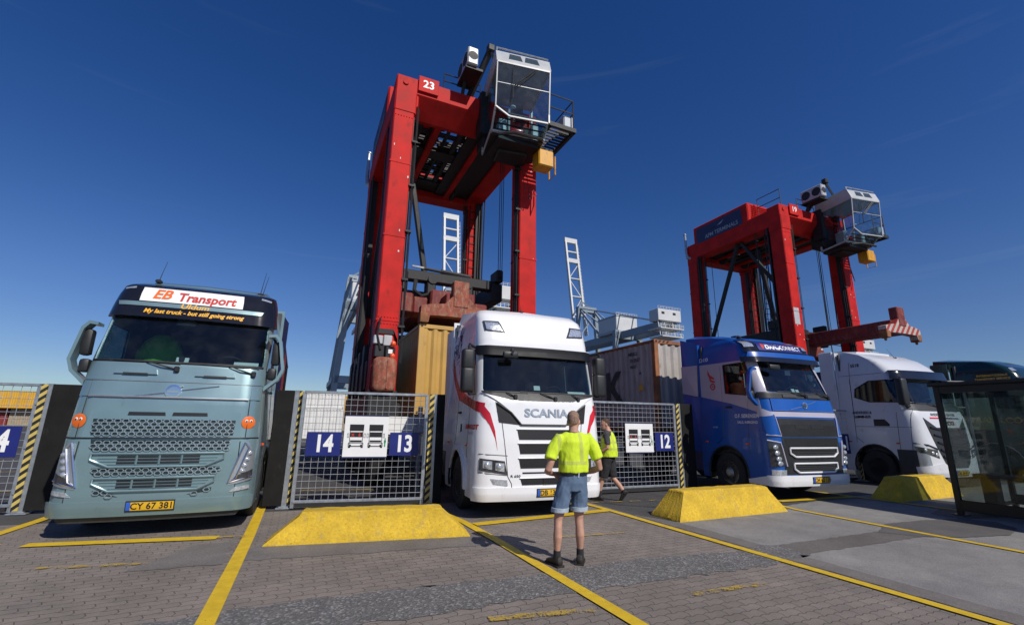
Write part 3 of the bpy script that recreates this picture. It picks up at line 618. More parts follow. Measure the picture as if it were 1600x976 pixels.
        sk = MB(); cab.fline(sk, [(sg*.98, 1.30), (sg*1.0, .50), (sg*.93, .33)], .012, .008); obj('bumper_seam', sk, 'ink_black', t)
    bp = MB(); cab.sheet(bp, cab.fp([(-1.2, .30), (1.2, .30), (1.22, .42), (1.22, .50), (-1.22, .50), (-1.22, .42)]), .03, .05, ds=.07, dz=.04); obj('bumper', bp, 'teal_paint', t)
    lp = MB(); cab.sheet(lp, cab.fp([(-1.05, .225), (1.05, .225), (1.12, .31), (-1.12, .31)]), -.01, .03, dz=.04); obj('bumper_lip', lp, 'grey_plastic', t)
    plate(t, cab, -.0, .43, .55, 'CY 67 381', .04)
    wipers(t, cab, [(-.02, 2.36, -.42, 2.46, .86), (1.0, 2.34, .66, 2.45, .80)])
    pp = MB(); pp.box((-.05, .47, 2.53), (.17, .02, .10), 0, Matrix.Rotation(R(-20), 3, 'X').to_euler()); pp.box((.86, .42, 2.50), (.36, .02, .10), 0, Matrix.Rotation(R(-25), 3, 'X').to_euler()); obj('dashboard_paper', pp, 'paper', t)
    vs = MB(); vs.ell((-.60, 1.38, 2.55), (.36, .30, .52), 16); vs.box((-.58, 1.45, 2.2), (.7, .4, .5), .15, seg=3); obj('seat_cover', vs, 'vest_green', t)
    cm = MB(); cm.box(cab.F(-.1, 3.17, -.06), (.28, .06, .16), .02); obj('camera_housing', cm, 'black_plastic', t)
    dk = MB(); dk.bb((-.1, .44, 2.46), (-.02, .5, 2.60), .02); obj('phone_mount', dk, 'black_plastic', t)
    # wind deflectors at the rear of the cab, right one dark with a yellow 6
    for sg in (-1, 1):
        m = MB(); m.add([(sg*1.18, 2.36, 1.0), (sg*1.24, 2.95, 1.0), (sg*1.24, 2.95, 3.75), (sg*1.13, 2.36, 3.85), (sg*1.14, 2.36, 1.0), (sg*1.2, 2.95, 1.0), (sg*1.2, 2.95, 3.75), (sg*1.09, 2.36, 3.85)], [(0, 1, 2, 3), (7, 6, 5, 4), (0, 4, 5, 1), (1, 5, 6, 2), (2, 6, 7, 3), (3, 7, 4, 0)])
        put_text(m, lambda u, v: (sg*(1.19+(.0)), 2.55+.2+u*sg, 3.55+v), '6', .2, .004, 0, 1, 1); obj('side_deflector', m, ['ink_navy', 'ink_yellow'], t)
    trailer('black skeletal trailer coupled behind the teal truck', -1.84, 11.9, .6)
    container('shipping_container', 'dark red container riding behind the teal truck', -1.86, 12.2, 1.40, .6, 12.19, 2.70, 'cont_red')
teal_truck()
# ------------------------------------------------------------------ white truck with a red swoosh
def white_truck():
    cab = Cab(1.27, .26, 2.45, .06, [(.25, .06), (.42, 0), (1.3, 0), (2.0, .05), (2.15, .10), (2.98, .28), (3.2, .30), (3.5, .39), (3.72, .52), (3.86, .72), (3.92, 1.0)],
              [(.3, .985), (.5, 1), (1.4, .995), (2.1, .965), (3.0, .945), (3.4, .93), (3.72, .90), (3.86, .85), (3.92, .78)])
    ws = [(-1.10, 2.17), (1.10, 2.17), (1.14, 2.24), (1.11, 2.92), (1.05, 2.99), (-1.05, 2.99), (-1.11, 2.92), (-1.14, 2.24)]
    sw = [(.42, 2.14), (1.45, 2.34), (1.50, 2.95), (1.35, 3.02), (.55, 3.00)]
    t, body = truck_base('parked_truck', 'white truck with a red swoosh and big silver lettering, the man standing before it', 4.12, 7.62, -4, cab, 'white_paint', ws, sw, 3.92, zbot=.33)
    P = cab.fpatch
    P('sun_visor', [(-1.17, 2.88), (1.17, 2.88), (1.17, 3.06), (-1.17, 3.06)], 'visor_black', t, .07, .085, ds=.07)
    hl_ = MB(); cab.fline(hl_, [(-1.14, 3.068), (1.14, 3.068)], .02, .055); obj('visor_cap', hl_, 'white_paint', t)
    for sg in (-1, 1):
        P('roof_lamp', [(sg*1.08, 3.58), (sg*.78, 3.58), (sg*.66, 3.34), (sg*1.06, 3.37)], 'lamp_dark', t, .012, .03, ds=.06)
        P('lamp_lens', [(sg*1.05, 3.55), (sg*.80, 3.55), (sg*.71, 3.37), (sg*1.03, 3.395)], 'lamp_glass', t, .017, .01, ds=.06)
    sp = MB(); rings = []
    for yy, hw, h in ((.95, .80, .0), (1.2, .95, .05), (1.9, 1.08, .16), (2.45, 1.12, .28)):
        rings.append([Vector((-hw, yy, 3.82)), Vector((-hw*.9, yy, 3.91+h*.8)), Vector((0, yy, 3.93+h*.8)), Vector((hw*.9, yy, 3.91+h*.8)), Vector((hw, yy, 3.82))])
    sp.loft(rings); obj('roof_spoiler', sp, 'white_paint', t); antenna(t, (-.1, 1.0, 3.94), .16, .02)
    P('windscreen_cowl', [(-.60, 2.03), (.60, 2.03), (1.13, 2.17), (1.13, 2.20), (-1.13, 2.20), (-1.13, 2.17)], 'black_plastic', t, .03, .05)
    P('front_hatch', [(-.44, 1.62), (.44, 1.62), (.62, 1.82), (.90, 2.03), (1.10, 2.15), (.6, 2.04), (-.6, 2.04), (-1.10, 2.15), (-.90, 2.03), (-.62, 1.82)], 'white_paint', t, .03, .05)
    def black_hex(name, poly):
        P(name, poly, 'ink_black', t, .008, .012); cx_, cz_ = sum(p[0] for p in poly)/len(poly), sum(p[1] for p in poly)/len(poly); hx_ = max(abs(p[0]-cx_) for p in poly); hz_ = max(abs(p[1]-cz_) for p in poly); poly = [(cx_+(x-cx_)*(1-.035/hx_), cz_+(z-cz_)*(1-.022/hz_)) for x, z in poly]; obj('honeycomb', cab.hexes(MB(), poly, .05, .030, .22, .010, .012), 'ink_black', t)
    for sg in (-1, 1): black_hex('side_grille', [(sg*.86, 1.64), (sg*.46, 1.60), (sg*.66, 1.83), (sg*.90, 1.99), (sg*.92, 1.99)])
    lower = MB(); cab.fline(lower, [(-.90, 1.985), (-.64, 1.82), (-.45, 1.605), (.45, 1.605), (.64, 1.82), (.90, 1.985)], .035, .02); obj('hatch_edge', lower, 'black_plastic', t)
    l = MB(); put_text(l, lambda u, v: cab.F(.05+u, 1.81+v, .036), 'SCANIA', .205, .008, 0, 1.22); put_text(l, lambda u, v: cab.F(.05+u, 1.81+v, .042), 'SCANIA', .205, .002, 0, 1.22)
    obj('front_lettering', l, 'silver', t)
    for k, (zt, zb, w) in enumerate(((1.52, 1.345, .52), (1.275, 1.10, .50), (1.02, .855, .49), (.79, .765, .42), (.685, .575, .46))):
        if zt-zb > .1: black_hex('grille_slot', [(-w, zt), (w, zt), (w-.035, zb), (-w+.035, zb)])
        else: P('grille_slot', [(-w, zt), (w, zt), (w, zb), (-w, zb)], 'ink_black', t, .008, .01)
        if zt-zb > .1:
            e = MB(); cab.fline(e, [(-w-.01, zt+.008), (w+.01, zt+.008)], .02, .016); obj('grille_bar', e, 'white_paint', t)
    P('radar_cover', [(-.03, .58), (.28, .58), (.28, .68), (-.03, .68)], 'black_gloss', t, .02, .02)
    for sg in (-1, 1):
        for pts in ([(sg*.92, 2.0), (sg*.80, 1.62), (sg*.72, 1.0), (sg*.69, .72), (sg*.62, .60), (sg*.60, .34)], [(sg*1.2, .79), (sg*.70, .74)], [(sg*.7, 1.07), (sg*1.2, 1.10)]): obj('panel_seam', cab.fline(MB(), pts, .012, .002), 'ink_black', t)
    m = MB(); put_text(m, lambda u, v: cab.F(-.55+u, .725+v, .008), 'R 650', .06, .001, 0, 1.3); obj('model_badge', m, 'grey_plastic', t)
    for sg in (-1, 1):
        h = P('headlight', [(sg*1.18, 1.03), (sg*.75, .98), (sg*.70, .755), (sg*1.19, .83)], 'lamp_dark', t, .012, .03, ds=.06)
        for a, b_ in (((1.13, .99), (.98, .84)), ((.92, .955), (.76, .80))):
            P('lamp_lens', [(sg*a[0], a[1]), (sg*b_[0], a[1]-.01), (sg*b_[0], b_[1]), (sg*a[0], b_[1]+.03)], 'lamp_glass', t, .022, .02, ds=.05)
        for cx, cz in ((1.06, .915), (.85, .89)): q = MB(); q.ell(cab.F(sg*cx, cz, .02), (.055, .035, .055), 12); obj('lamp_projector', q, 'lamp_glass', t)
        P('fog_light', [(sg*1.0, .69), (sg*.70, .665), (sg*.69, .565), (sg*.95, .60)], 'lamp_glass', t, .010, .02, ds=.06)
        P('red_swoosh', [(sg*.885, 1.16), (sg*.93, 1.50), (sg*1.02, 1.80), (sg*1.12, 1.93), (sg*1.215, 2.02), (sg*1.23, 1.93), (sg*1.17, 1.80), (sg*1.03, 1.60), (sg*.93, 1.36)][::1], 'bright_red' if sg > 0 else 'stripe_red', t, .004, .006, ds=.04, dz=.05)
        cab.spatch('red_band', sg, [(.14, 1.98), (.14, 1.80), (.62, 1.90), (1.60, 2.08), (2.05, 2.42), (2.40, 2.80), (2.40, 3.10), (2.26, 2.95), (1.95, 2.56), (1.58, 2.30), (.6, 2.06)], 'stripe_red', t, .004, .006, ds=.07)
        # mirrors: two black housings on an arm
        a = MB(); a.tube([cab.S(sg, .40, 2.16, .0), (sg*1.36, .32, 2.14), (sg*1.40, .30, 2.22)], .03, 8); a.tube([cab.S(sg, .5, 3.02, .0), (sg*1.38, .34, 3.06)], .03, 8); a.bb((sg*1.36, .27, 2.2), (sg*1.42, .34, 3.05), .02); ar = obj('mirror_arm', a, 'black_plastic', t)
        for zc, hh in ((2.78, .22), (2.40, .26)): b = MB(); b.box((sg*1.40, .36, zc), (.24, .20, hh*1.8), .06, seg=3); b.box((sg*1.40, .464, zc), (.19, .01, hh*1.5), .02, mi=1); obj('mirror_housing', b, ['black_plastic', 'chrome'], ar)
        P('air_inlet', [(sg*.93, .395), (sg*1.0, .39), (sg*1.0, .42), (sg*.94, .42)], 'ink_black', t, .005, .01)
        for yy in (.20,): P('bumper_cap', [(sg*1.24, .50), (sg*1.262, .50), (sg*1.262, .52), (sg*1.24, .52)], 'black_plastic', t, .004, .006)
    b = MB(); cab.sheet(b, cab.sp(-1, [(1.28, 1.60), (1.18, 1.60), (1.15, 1.46), (1.28, 1.44)]), .004, .006); obj('door_vent', b, 'ink_black', t)
    m = MB(); put_text(m, lambda u, v: cab.S(-1, .53-u, 1.55+v, .004), 'BARNHOLDT', .115, .006, 0, 1.0, 0); put_text(m, lambda u, v: cab.S(-1, .53-u, 1.44+v, .004), 'TRANSPORT', .07, 0, 0, 1.0, 1); obj('door_lettering', m, ['ink_red', 'sts_grey'], t)
    # sketchy line flower drawing on the upper rear side
    rnd = random.Random(3)
    for sg in (-1,):
        m = MB()
        for k in range(46):
            a = rnd.uniform(0, 6.28); y0, z0 = 2.02+rnd.uniform(-.28, .28), 3.25+rnd.uniform(-.42, .30); L_ = rnd.uniform(.06, .24)
            cab.sline(m, sg, [(y0, z0), (y0+L_*.5*math.cos(a), z0+L_*.5*math.sin(a)), (y0+L_*math.cos(a+.6), z0+L_*math.sin(a+.6))], .009, .003, 4)
        cab.sline(m, sg, [(1.9, 3.42), (1.82, 3.36), (1.76, 3.44), (1.80, 3.50), (1.88, 3.46)], .02, .003, 4)
        obj('line_drawing', m, 'ink_navy', t)
        cab.spatch('red_flower', sg, [(1.86, 3.36), (1.74, 3.36), (1.70, 3.46), (1.78, 3.52), (1.88, 3.47)], 'stripe_red', t, .003, .004)
    bp = MB(); cab.sheet(bp, cab.fp([(-1.25, .31), (1.25, .31), (1.26, .42), (1.26, .54), (-1.26, .54), (-1.26, .42)]), .022, .05, ds=.07, dz=.05); obj('bumper', bp, 'white_paint', t)
    for sg in (-1, 1):
        m = MB(); pr = arc(1.42, .5, .70, 20, 185, 14); pi = arc(1.42, .5, .60, 20, 185, 14)
        cab.sheet(m, cab.sp(sg, pr+pi[::-1]), .035, .04, ds=.08); obj('arch_flare', m, 'white_paint', t)
        m = MB(); cab.sheet(m, cab.sp(sg, [(.80, .36), (.80, .95), (.62, .95), (.55, .36)]), -.01, .02); obj('step_panel', m, 'grey_plastic', t)
    plate(t, cab, .13, .44, .55, 'DB 13 482', .03)
    wipers(t, cab, [(-.55, 2.10, -.72, 2.185, .85), (.25, 2.08, -.05, 2.19, .80), (.75, 2.09, .62, 2.185, .80)])
    pp = MB(); pp.box((.02, .40, 2.30), (.13, .015, .09), 0, Matrix.Rotation(R(-15), 3, 'X').to_euler()); pp.box((.90, .38, 2.21), (.42, .02, .10), 0, Matrix.Rotation(R(-35), 3, 'X').to_euler()); obj('dashboard_paper', pp, 'paper', t)
    km = MB(); km.tube([cab.F(-.55, 3.02, .02), cab.F(-.62, 2.93, .25), cab.F(-.66, 2.87, .27)], .03, 6); km.box(cab.F(-.66, 2.87, .22), (.30, .10, .13), .04, seg=2); obj('kerb_mirror', km, 'black_plastic', t)
    [obj('side_deflector', MB().bb((sg*1.20, 2.46, 1.0), (sg*1.25, 2.95, 3.72), .01), 'white_paint', t) for sg in (-1, 1)]
    trailer('black skeletal trailer coupled behind the white truck with the red swoosh', 4.33, 10.6, -2)
white_truck()
# ------------------------------------------------------------------ blue truck
def blue_truck():
    cab = Cab(1.25, .28, 2.30, .05, [(.2, .05), (.42, 0), (1.2, 0), (1.85, .06), (2.42, .18), (3.22, .48), (3.45, .55), (3.70, .68), (3.84, .95), (3.90, 1.2)],
              [(.2, .985), (.45, 1), (1.4, .99), (1.95, .965), (2.45, .945), (3.25, .935), (3.6, .905), (3.78, .87), (3.9, .80)])
    ws = [(-1.10, 2.46), (1.10, 2.46), (1.13, 2.55), (1.09, 3.24), (-1.09, 3.24), (-1.13, 2.55)]
    sw = [(.42, 2.36), (1.36, 2.46), (1.38, 3.20), (.66, 3.20)]
    t, body = truck_base('parked_truck', 'blue and lilac truck with white bumper and white intake frames', 11.15, 7.25, -4.8, cab, 'blue_paint', ws, sw, 3.9, zbot=.34, deep=False)
    P = cab.fpatch
    P('visor_upper', [(-1.10, 3.46), (1.10, 3.46), (1.02, 3.84), (-1.02, 3.84)], 'black_gloss', t, .03, .05, ds=.07)
    P('sun_visor', [(-1.16, 3.20), (1.16, 3.20), (1.15, 3.33), (-1.15, 3.33)], 'black_gloss', t, .16, .18, ds=.07)
    P('visor_strip', [(-1.10, 3.33), (1.10, 3.33), (1.06, 3.46), (-1.06, 3.46)], 'blue_paint', t, .13, .10, ds=.07)
    s_ = MB(); cab.sheet(s_, cab.fp([(-.72, 3.53), (.78, 3.53), (.76, 3.76), (-.72, 3.76)]), .042, .012, ds=.08)
    put_text(s_, lambda u, v: cab.F(-.20+u, 3.635+v, .047), 'DANIA', .17, .008, 0, 1.05, 1); put_text(s_, lambda u, v: cab.F(.38+u, 3.635+v, .047), 'CONNECT', .155, .001, 0, .98, 1)
    fl = [(-.58, 3.56), (-.54, 3.60), (-.55, 3.66), (-.51, 3.63), (-.50, 3.71), (-.56, 3.74), (-.60, 3.69), (-.60, 3.63)]
    cab.sheet(s_, cab.fp(fl), .048, .004, mi=2); obj('name_board', s_, ['sign_blue', 'ink_white', 'ink_red'], t)
    for sg in (-1, 1): P('roof_lamp', [(sg*1.04, 3.78), (sg*.86, 3.80), (sg*.84, 3.62), (sg*1.06, 3.60)], 'lamp_glass', t, .05, .03, ds=.06)
    rf = MB(); rings = []
    for yy, hw, h in ((1.0, .80, .0), (1.25, .92, .06), (1.9, 1.08, .20), (2.8, 1.14, .34)):
        rings.append([Vector((-hw, yy, 3.70)), Vector((-hw*.95, yy, 3.86+h*.8)), Vector((-hw*.6, yy, 3.90+h)), Vector((hw*.6, yy, 3.90+h)), Vector((hw*.95, yy, 3.86+h*.8)), Vector((hw, yy, 3.70))])
    rf.loft(rings); obj('roof_spoiler', rf, 'blue_paint', t); antenna(t, (-.7, 1.2, 3.95), .10, .02)
    for sg in (-1, 1):
        d = MB(); d.add([(sg*1.20, 2.31, .95), (sg*1.26, 2.88, .95), (sg*1.24, 2.88, 4.1), (sg*1.06, 2.31, 3.9), (sg*1.16, 2.31, .95), (sg*1.22, 2.88, .95), (sg*1.2, 2.88, 4.1), (sg*1.02, 2.31, 3.9)], [(0, 1, 2, 3), (7, 6, 5, 4), (0, 4, 5, 1), (1, 5, 6, 2), (2, 6, 7, 3), (3, 7, 4, 0)]); dl = obj('side_deflector', d, 'blue_paint', t)
        b = MB(); b.add([(sg*1.235, 2.33, 2.42), (sg*1.268, 2.885, 2.53), (sg*1.264, 2.885, 3.30), (sg*1.165, 2.33, 3.30), (sg*1.2, 2.33, 2.42), (sg*1.25, 2.885, 2.53), (sg*1.24, 2.885, 3.30), (sg*1.14, 2.33, 3.30)], [(0, 1, 2, 3), (7, 6, 5, 4), (0, 4, 5, 1), (1, 5, 6, 2), (2, 6, 7, 3), (3, 7, 4, 0)]); obj('lilac_band', b, 'lilac_band', dl)
        cab.spatch('lilac_band', sg, [(2.29, 3.28), (.30, 3.26), (.24, 2.42), (.36, 2.34), (.30, 2.06), (.16, 1.98), (.16, 1.90), (.40, 1.98), (1.2, 2.20), (2.29, 2.42)], 'lilac_band', t, .004, .006, ds=.07, holes=[cab.sp(sg, sw)])
        # painted mirror, slim
        if sg < 0: fh_mirror(t, sg, cab, 'blue_paint', 1.20, .40, .05)
        P('corner_deflector', [(sg*1.20, 1.86), (sg*1.0, 1.90), (sg*.94, 1.44), (sg*1.19, 1.46)], 'blue_paint', t, .02, .03, ds=.05)
        e = MB(); cab.fline(e, [(sg*1.215, 1.88), (sg*1.0, 1.91), (sg*.93, 1.43), (sg*1.2, 1.45)], .03, .02); obj('deflector_edge', e, 'lilac_band', t)
        h = P('headlight', [(sg*1.205, 1.30), (sg*1.0, 1.27), (sg*.90, .78), (sg*1.20, .74)], 'lamp_dark', t, .014, .03, ds=.05)
        for zz in (1.18, 1.05, .92, .82): q = MB(); q.ell(cab.F(sg*(1.10-.16*(1.18-zz)), zz, .008), (.085, .03, .055), 10); obj('lamp_lens', q, 'lamp_glass', h)
        e = MB(); cab.fline(e, [(sg*1.205, 1.33), (sg*.99, 1.28), (sg*.89, .76)], .04, .02); obj('light_strip', e, 'lilac_band', h)
        P('fog_light', [(sg*1.2, .68), (sg*.90, .68), (sg*.92, .56), (sg*1.2, .56)], 'lamp_glass', t, .012, .02, ds=.06)
    P('wiper_cowl', [(-1.19, 2.30), (1.19, 2.30), (1.16, 2.45), (-1.16, 2.45)], 'black_plastic', t, .02, .04)
    for x in (-.40, .40): P('cowl_step', [(x-.22, 2.33), (x+.22, 2.33), (x+.21, 2.40), (x-.21, 2.40)], 'grey_plastic', t, .04, .03)
    P('front_hatch', [(-1.0, 2.0), (1.18, 2.0), (1.17, 2.29), (-.98, 2.29)], 'blue_paint', t, .014, .03)
    P('white_stripe', [(-1.235, 1.87), (1.235, 1.87), (1.225, 1.985), (-1.225, 1.985)], 'lilac_band', t, .012, .02, ds=.06)
    c = MB(); cab.fline(c, [(-.95, 2.005), (1.15, 2.005)], .02, .02); c.lathe([(.085, 0), (.085, .02), (.06, .022), (.06, .008), (.001, .008)], cab.F(0, 2.14, .012), (0, -1, .05), 24); cab.fline(c, [(-.48, 2.04), (-.07, 2.12)], .016, .018); cab.fline(c, [(.07, 2.16), (.42, 2.25)], .016, .018); obj('badge', c, 'chrome', t)
    P('grille_upper', [(-.90, 1.42), (.90, 1.42), (.93, 1.83), (-.93, 1.83)], 'black_plastic', t, .012, .03); P('grille_lower', [(-.94, .58), (.94, .58), (.90, 1.40), (-.92, 1.40)], 'black_plastic', t, .010, .03)
    obj('honeycomb', cab.hexes(MB(), [(-.86, 1.46), (.86, 1.46), (.89, 1.70), (-.89, 1.70)], .045, .026, .28, .02, .012), 'grey_plastic', t); obj('honeycomb', cab.hexes(MB(), [(-.80, 1.2), (.80, 1.2), (.86, 1.38), (-.86, 1.38)], .045, .026, .28, .02, .012), 'grey_plastic', t)
    for x in (-.28, .22): P('air_slot', [(x-.2, 1.60), (x+.2, 1.60), (x+.2, 1.68), (x-.2, 1.68)], 'ink_black', t, .024, .01)
    for zt, zb, w in ((1.16, .965, .76), (.82, .62, .69)):
        fr = MB(); P('intake_slats', [(-w, zt), (-w, zb+.08), (-w*.82, zb), (w*.82, zb), (w, zb+.08), (w, zt)], 'ink_black', t, .014, .01)
        for k in range(3): cab.fline(fr, [(-w*.9, zb+.05+k*.045), (w*.9, zb+.05+k*.045)], .012, .018, n=4)
        obj('intake_bars', fr, 'grey_plastic', t); fr = MB(); cab.fline(fr, [(-w, zt), (w, zt), (w, zb+.08), (w*.82, zb), (-w*.82, zb), (-w, zb+.08), (-w, zt)], .046, .028); obj('intake_frame', fr, 'white_paint', t)
    bp = MB(); cab.sheet(bp, cab.fp([(-1.22, .32), (1.22, .32), (1.24, .42), (1.24, .55), (.9, .56), (-.9, .56), (-1.24, .55), (-1.24, .42)]), .035, .06, ds=.06, dz=.05); obj('bumper', bp, 'white_paint', t)
    for sg in (-1, 1): m = MB(); cab.sheet(m, cab.sp(sg, [(.2, .33), (.2, .55), (.78, .42), (.78, .33)]), .03, .04); obj('bumper', m, 'white_paint', t)
    plate(t, cab, .06, .45, .52, 'CH 62 130', .045)
    wipers(t, cab, [(.12, 2.38, -.30, 2.46, .85), (.95, 2.36, .55, 2.46, .80)])
    km = MB(); km.tube([cab.F(-.75, 3.2, .02), cab.F(-.72, 3.10, .20)], .025, 6); km.box(cab.F(-.68, 3.06, .20), (.34, .10, .13), .04, seg=2); obj('kerb_mirror', km, 'black_plastic', t)
    pp = MB(); pp.box((.1, .45, 2.53), (.10, .02, .08), 0, Matrix.Rotation(R(-20), 3, 'X').to_euler()); pp.box((.24, .45, 2.52), (.10, .02, .07), 0, Matrix.Rotation(R(-25), 3, 'X').to_euler()); pp.box((.3, .7, 3.0), (.18, .01, .12)); obj('dashboard_paper', pp, 'paper', t)
    m = MB(); f = lambda y, z, o=.008: (lambda u, v: cab.S(-1, y-u, z+v, o))
    put_text(m, f(.72, 1.88), 'O.F. SØRENSEN', .125, .003, 0, .85); put_text(m, f(.70, 1.73), 'SALG. KØRGEND', .085, .002, 0, .95); put_text(m, f(2.08, 3.41), 'D10', .15, .001, 0, 1.35); put_text(m, f(1.75, 1.60), 'tlf. 7025', .05, 0, 0, 1); obj('door_lettering', m, 'ink_white', t)
    m = MB()   # red flame emblem with a ring
    cab.sheet(m, cab.sp(-1, [(1.93, 3.12), (1.86, 2.98), (1.72, 2.90), (1.70, 2.84), (1.88, 2.90), (1.95, 3.0)]), .008, .004); cab.sheet(m, cab.sp(-1, [(1.90, 2.94), (1.80, 2.84), (1.68, 2.80), (1.72, 2.76), (1.86, 2.80)]), .008, .004)
    cab.sline(m, -1, arc(1.78, 2.66, .075, 0, 360, 16), .035, .008); cab.sline(m, -1, arc(1.78, 2.66, .012, 0, 360, 8), .02, .008); obj('flame_emblem', m, 'ink_red', t)
    m = MB(); m.bb((-1.22, 2.2, .42), (-1.1, 3.6, .98), .04); m.bb((1.1, 2.2, .42), (1.22, 3.6, .98), .04); obj('side_skirt', m, 'ink_navy', t)
    trailer('black skeletal trailer coupled behind the blue truck', 11.25, 10.8, -1)
    c = container('shipping_container', 'weathered grey container with a rusty corner post and a large black letter K', 11.27, 11.2, 1.42, -1, 12.19, 2.88, 'cont_grey', 'cont_rust', None)
    m = MB(); X0 = -1.228
    kf = lambda u, v: (X0, 2.25-u, 1.40+v)
    k_ = MB(); put_text(k_, kf, 'K', 1.5, .05, 0, 1.0); obj('large_letter', k_, 'ink_black', c); put_text(m, lambda u, v: (X0, 1.1-u, 2.52+v), 'MRKU', .17, .004); put_text(m, lambda u, v: (X0, 1.0-u, 2.30+v), '79 5517', .16, .004); put_text(m, lambda u, v: (X0, 1.1-u, 2.09+v), '45G1', .14, .004); put_text(m, lambda u, v: (X0, .75-u, 1.85+v), 'SK', .1, .004)
    obj('painted_lettering', m, 'ink_black', c)
    m = MB(); m.prism([(.88, 1.30), (.60, 1.30), (.74, 1.56)], lambda u, v, w: (X0-.004-w, u, v), 0, .004); obj('warning_sticker', m, 'ink_yellow', c)
    m = MB()
    for k in range(3): m.add([(-1.06+k*.16, -.008, 2.80), (-.98+k*.16, -.008, 2.80), (-.92+k*.16, -.008, 2.86), (-1.0+k*.16, -.008, 2.86)], [(0, 1, 2, 3)])
    obj('hazard_marks', m, 'ink_black', c)
blue_truck()
# ------------------------------------------------------------------ white truck at the right
def right_truck():
    cab = Cab(1.25, .34, 2.30, .07, [(.25, .06), (.45, 0), (1.2, .02), (1.95, .12), (2.3, .25), (3.10, .50), (3.30, .56), (3.55, .80), (3.75, 1.05), (3.92, 1.4), (4.06, 1.9), (4.10, 2.1)],
              [(.3, .985), (.5, 1), (1.4, .99), (2.2, .965), (3.1, .945), (3.4, .925), (3.7, .90), (4.0, .85), (4.1, .80)])
    ws = [(-1.10, 2.33), (1.10, 2.33), (1.12, 2.42), (1.08, 3.10), (-1.08, 3.10), (-1.12, 2.42)]
    sw = [(.26, 2.38), (1.35, 2.42), (1.78, 2.58), (1.74, 2.84), (1.30, 3.06), (.45, 3.06)]
    t, body = truck_base('parked_truck', 'white truck with a black swept grille, partly behind the bus shelter', 17.1, 7.05, -6.5, cab, 'iveco_white', ws, sw, 4.1, zbot=.34, arch=(1.38, .5, .64), rimmat='steel_dark')
    P = cab.fpatch
    P('sun_visor', [(-1.14, 3.08), (1.14, 3.08), (1.10, 3.34), (-1.10, 3.34)], 'black_gloss', t, .14, .16, ds=.07)
    g = [(-.86, 1.95), (-.50, 1.68), (.50, 1.68), (.86, 1.95), (.72, 1.20), (.52, .72), (.36, .58), (-.36, .58), (-.52, .72), (-.72, 1.20)]
    P('front_grille', g, 'black_plastic', t, .012, .03, ds=.06)
    for z in (1.62, 1.42, 1.22, 1.02, .84): b = MB(); cab.fline(b, [(-.74+(1.62-z)*.22, z+.06), (-.45, z), (.45, z), (.74-(1.62-z)*.22, z+.06)], .05, .025); obj('grille_slat', b, 'black_gloss', t)
    m = MB(); put_text(m, lambda u, v: cab.F(u+.02, 1.80+v, .010), 'IVECO', .15, .008, 0, 1.3); put_text(m, lambda u, v: cab.F(u, 2.04+v, .010), 'ANDERSEN & SØNNER', .11, .002, 0, .95); obj('front_lettering', m, 'ink_black', t)
    P('red_line', [(-.62, 1.925), (0, 1.925), (0, 1.965), (-.62, 1.965)], 'bright_red', t, .008, .008); P('blue_line', [(.0, 1.925), (.62, 1.925), (.62, 1.965), (.0, 1.965)], 'ink_navy', t, .008, .008)
    P('windscreen_cowl', [(-1.12, 2.20), (-.8, 2.15), (.8, 2.15), (1.12, 2.20), (1.14, 2.34), (-1.14, 2.34)], 'black_plastic', t, .02, .04)
    for sg in (-1, 1):
        h = P('headlight', [(sg*1.22, 1.16), (sg*.72, 1.06), (sg*.70, .84), (sg*1.21, 1.02)], 'lamp_dark', t, .012, .03, ds=.05)
        for cx, cz in ((1.08, 1.07), (.90, .99), (.78, .94)): q = MB(); q.ell(cab.F(sg*cx, cz, .012), (.06, .03, .05), 10); obj('lamp_lens', q, 'lamp_glass', h)
        e = MB(); cab.fline(e, [(sg*1.22, 1.24), (sg*1.0, 1.20), (sg*.68, 1.08)], .04, .012); obj('light_strip', e, 'black_gloss', h)
        a = MB(); a.tube([cab.S(sg, .35, 2.28, 0), (sg*1.42, .20, 2.28)], .035, 8); a.tube([cab.S(sg, .55, 3.08, 0), (sg*1.42, .25, 3.06)], .035, 8); a.box((sg*1.42, .24, 2.67), (.26, .22, .78), .07, seg=3); obj('mirror_housing', a, 'black_plastic', t)
        cab.spatch('dark_pillar', sg, [(.24, 2.30), (.34, 2.38), (.55, 3.06), (.62, 3.12), (.50, 3.12)], 'black_gloss', t, .004, .006)
        cab.spatch('door_vent', sg, [(1.30, 1.90), (.98, 1.90), (.85, 1.76), (.86, 1.70), (1.30, 1.70)], 'ink_black', t, .004, .006)
        for pts in ([(2.2, 3.28), (.6, 3.28)], [(1.86, 3.7), (1.88, 1.2)], [(1.86, 1.68), (.3, 1.68)], [(.30, 2.2), (.35, 1.0)]): obj('panel_seam', cab.sline(MB(), sg, pts, .012, 0), 'ink_black', t)
        m = MB(); cab.sheet(m, cab.sp(sg, [(.76, .36), (.76, 1.05), (.28, 1.05), (.28, .36)]), .004, .02); obj('step_panel', m, 'grey_plastic', t)
        m = MB(); cab.sheet(m, cab.sp(sg, [(.26, .36), (.26, 1.0), (.10, .96), (.10, .36)]), .010, .02); obj('corner_trim', m, 'alu_post', t)
    m = MB(); put_text(m, lambda u, v: cab.S(-1, 1.67-u, 3.58+v, .006), '5518', .14, .004); put_text(m, lambda u, v: cab.S(-1, 1.62-u, 2.10+v, .006), 'ANDERSEN &', .11, .003, 0, .9); put_text(m, lambda u, v: cab.S(-1, 1.62-u, 1.97+v, .006), 'SØNNER', .11, .003, 0, 1.2); obj('door_lettering', m, 'ink_black', t)
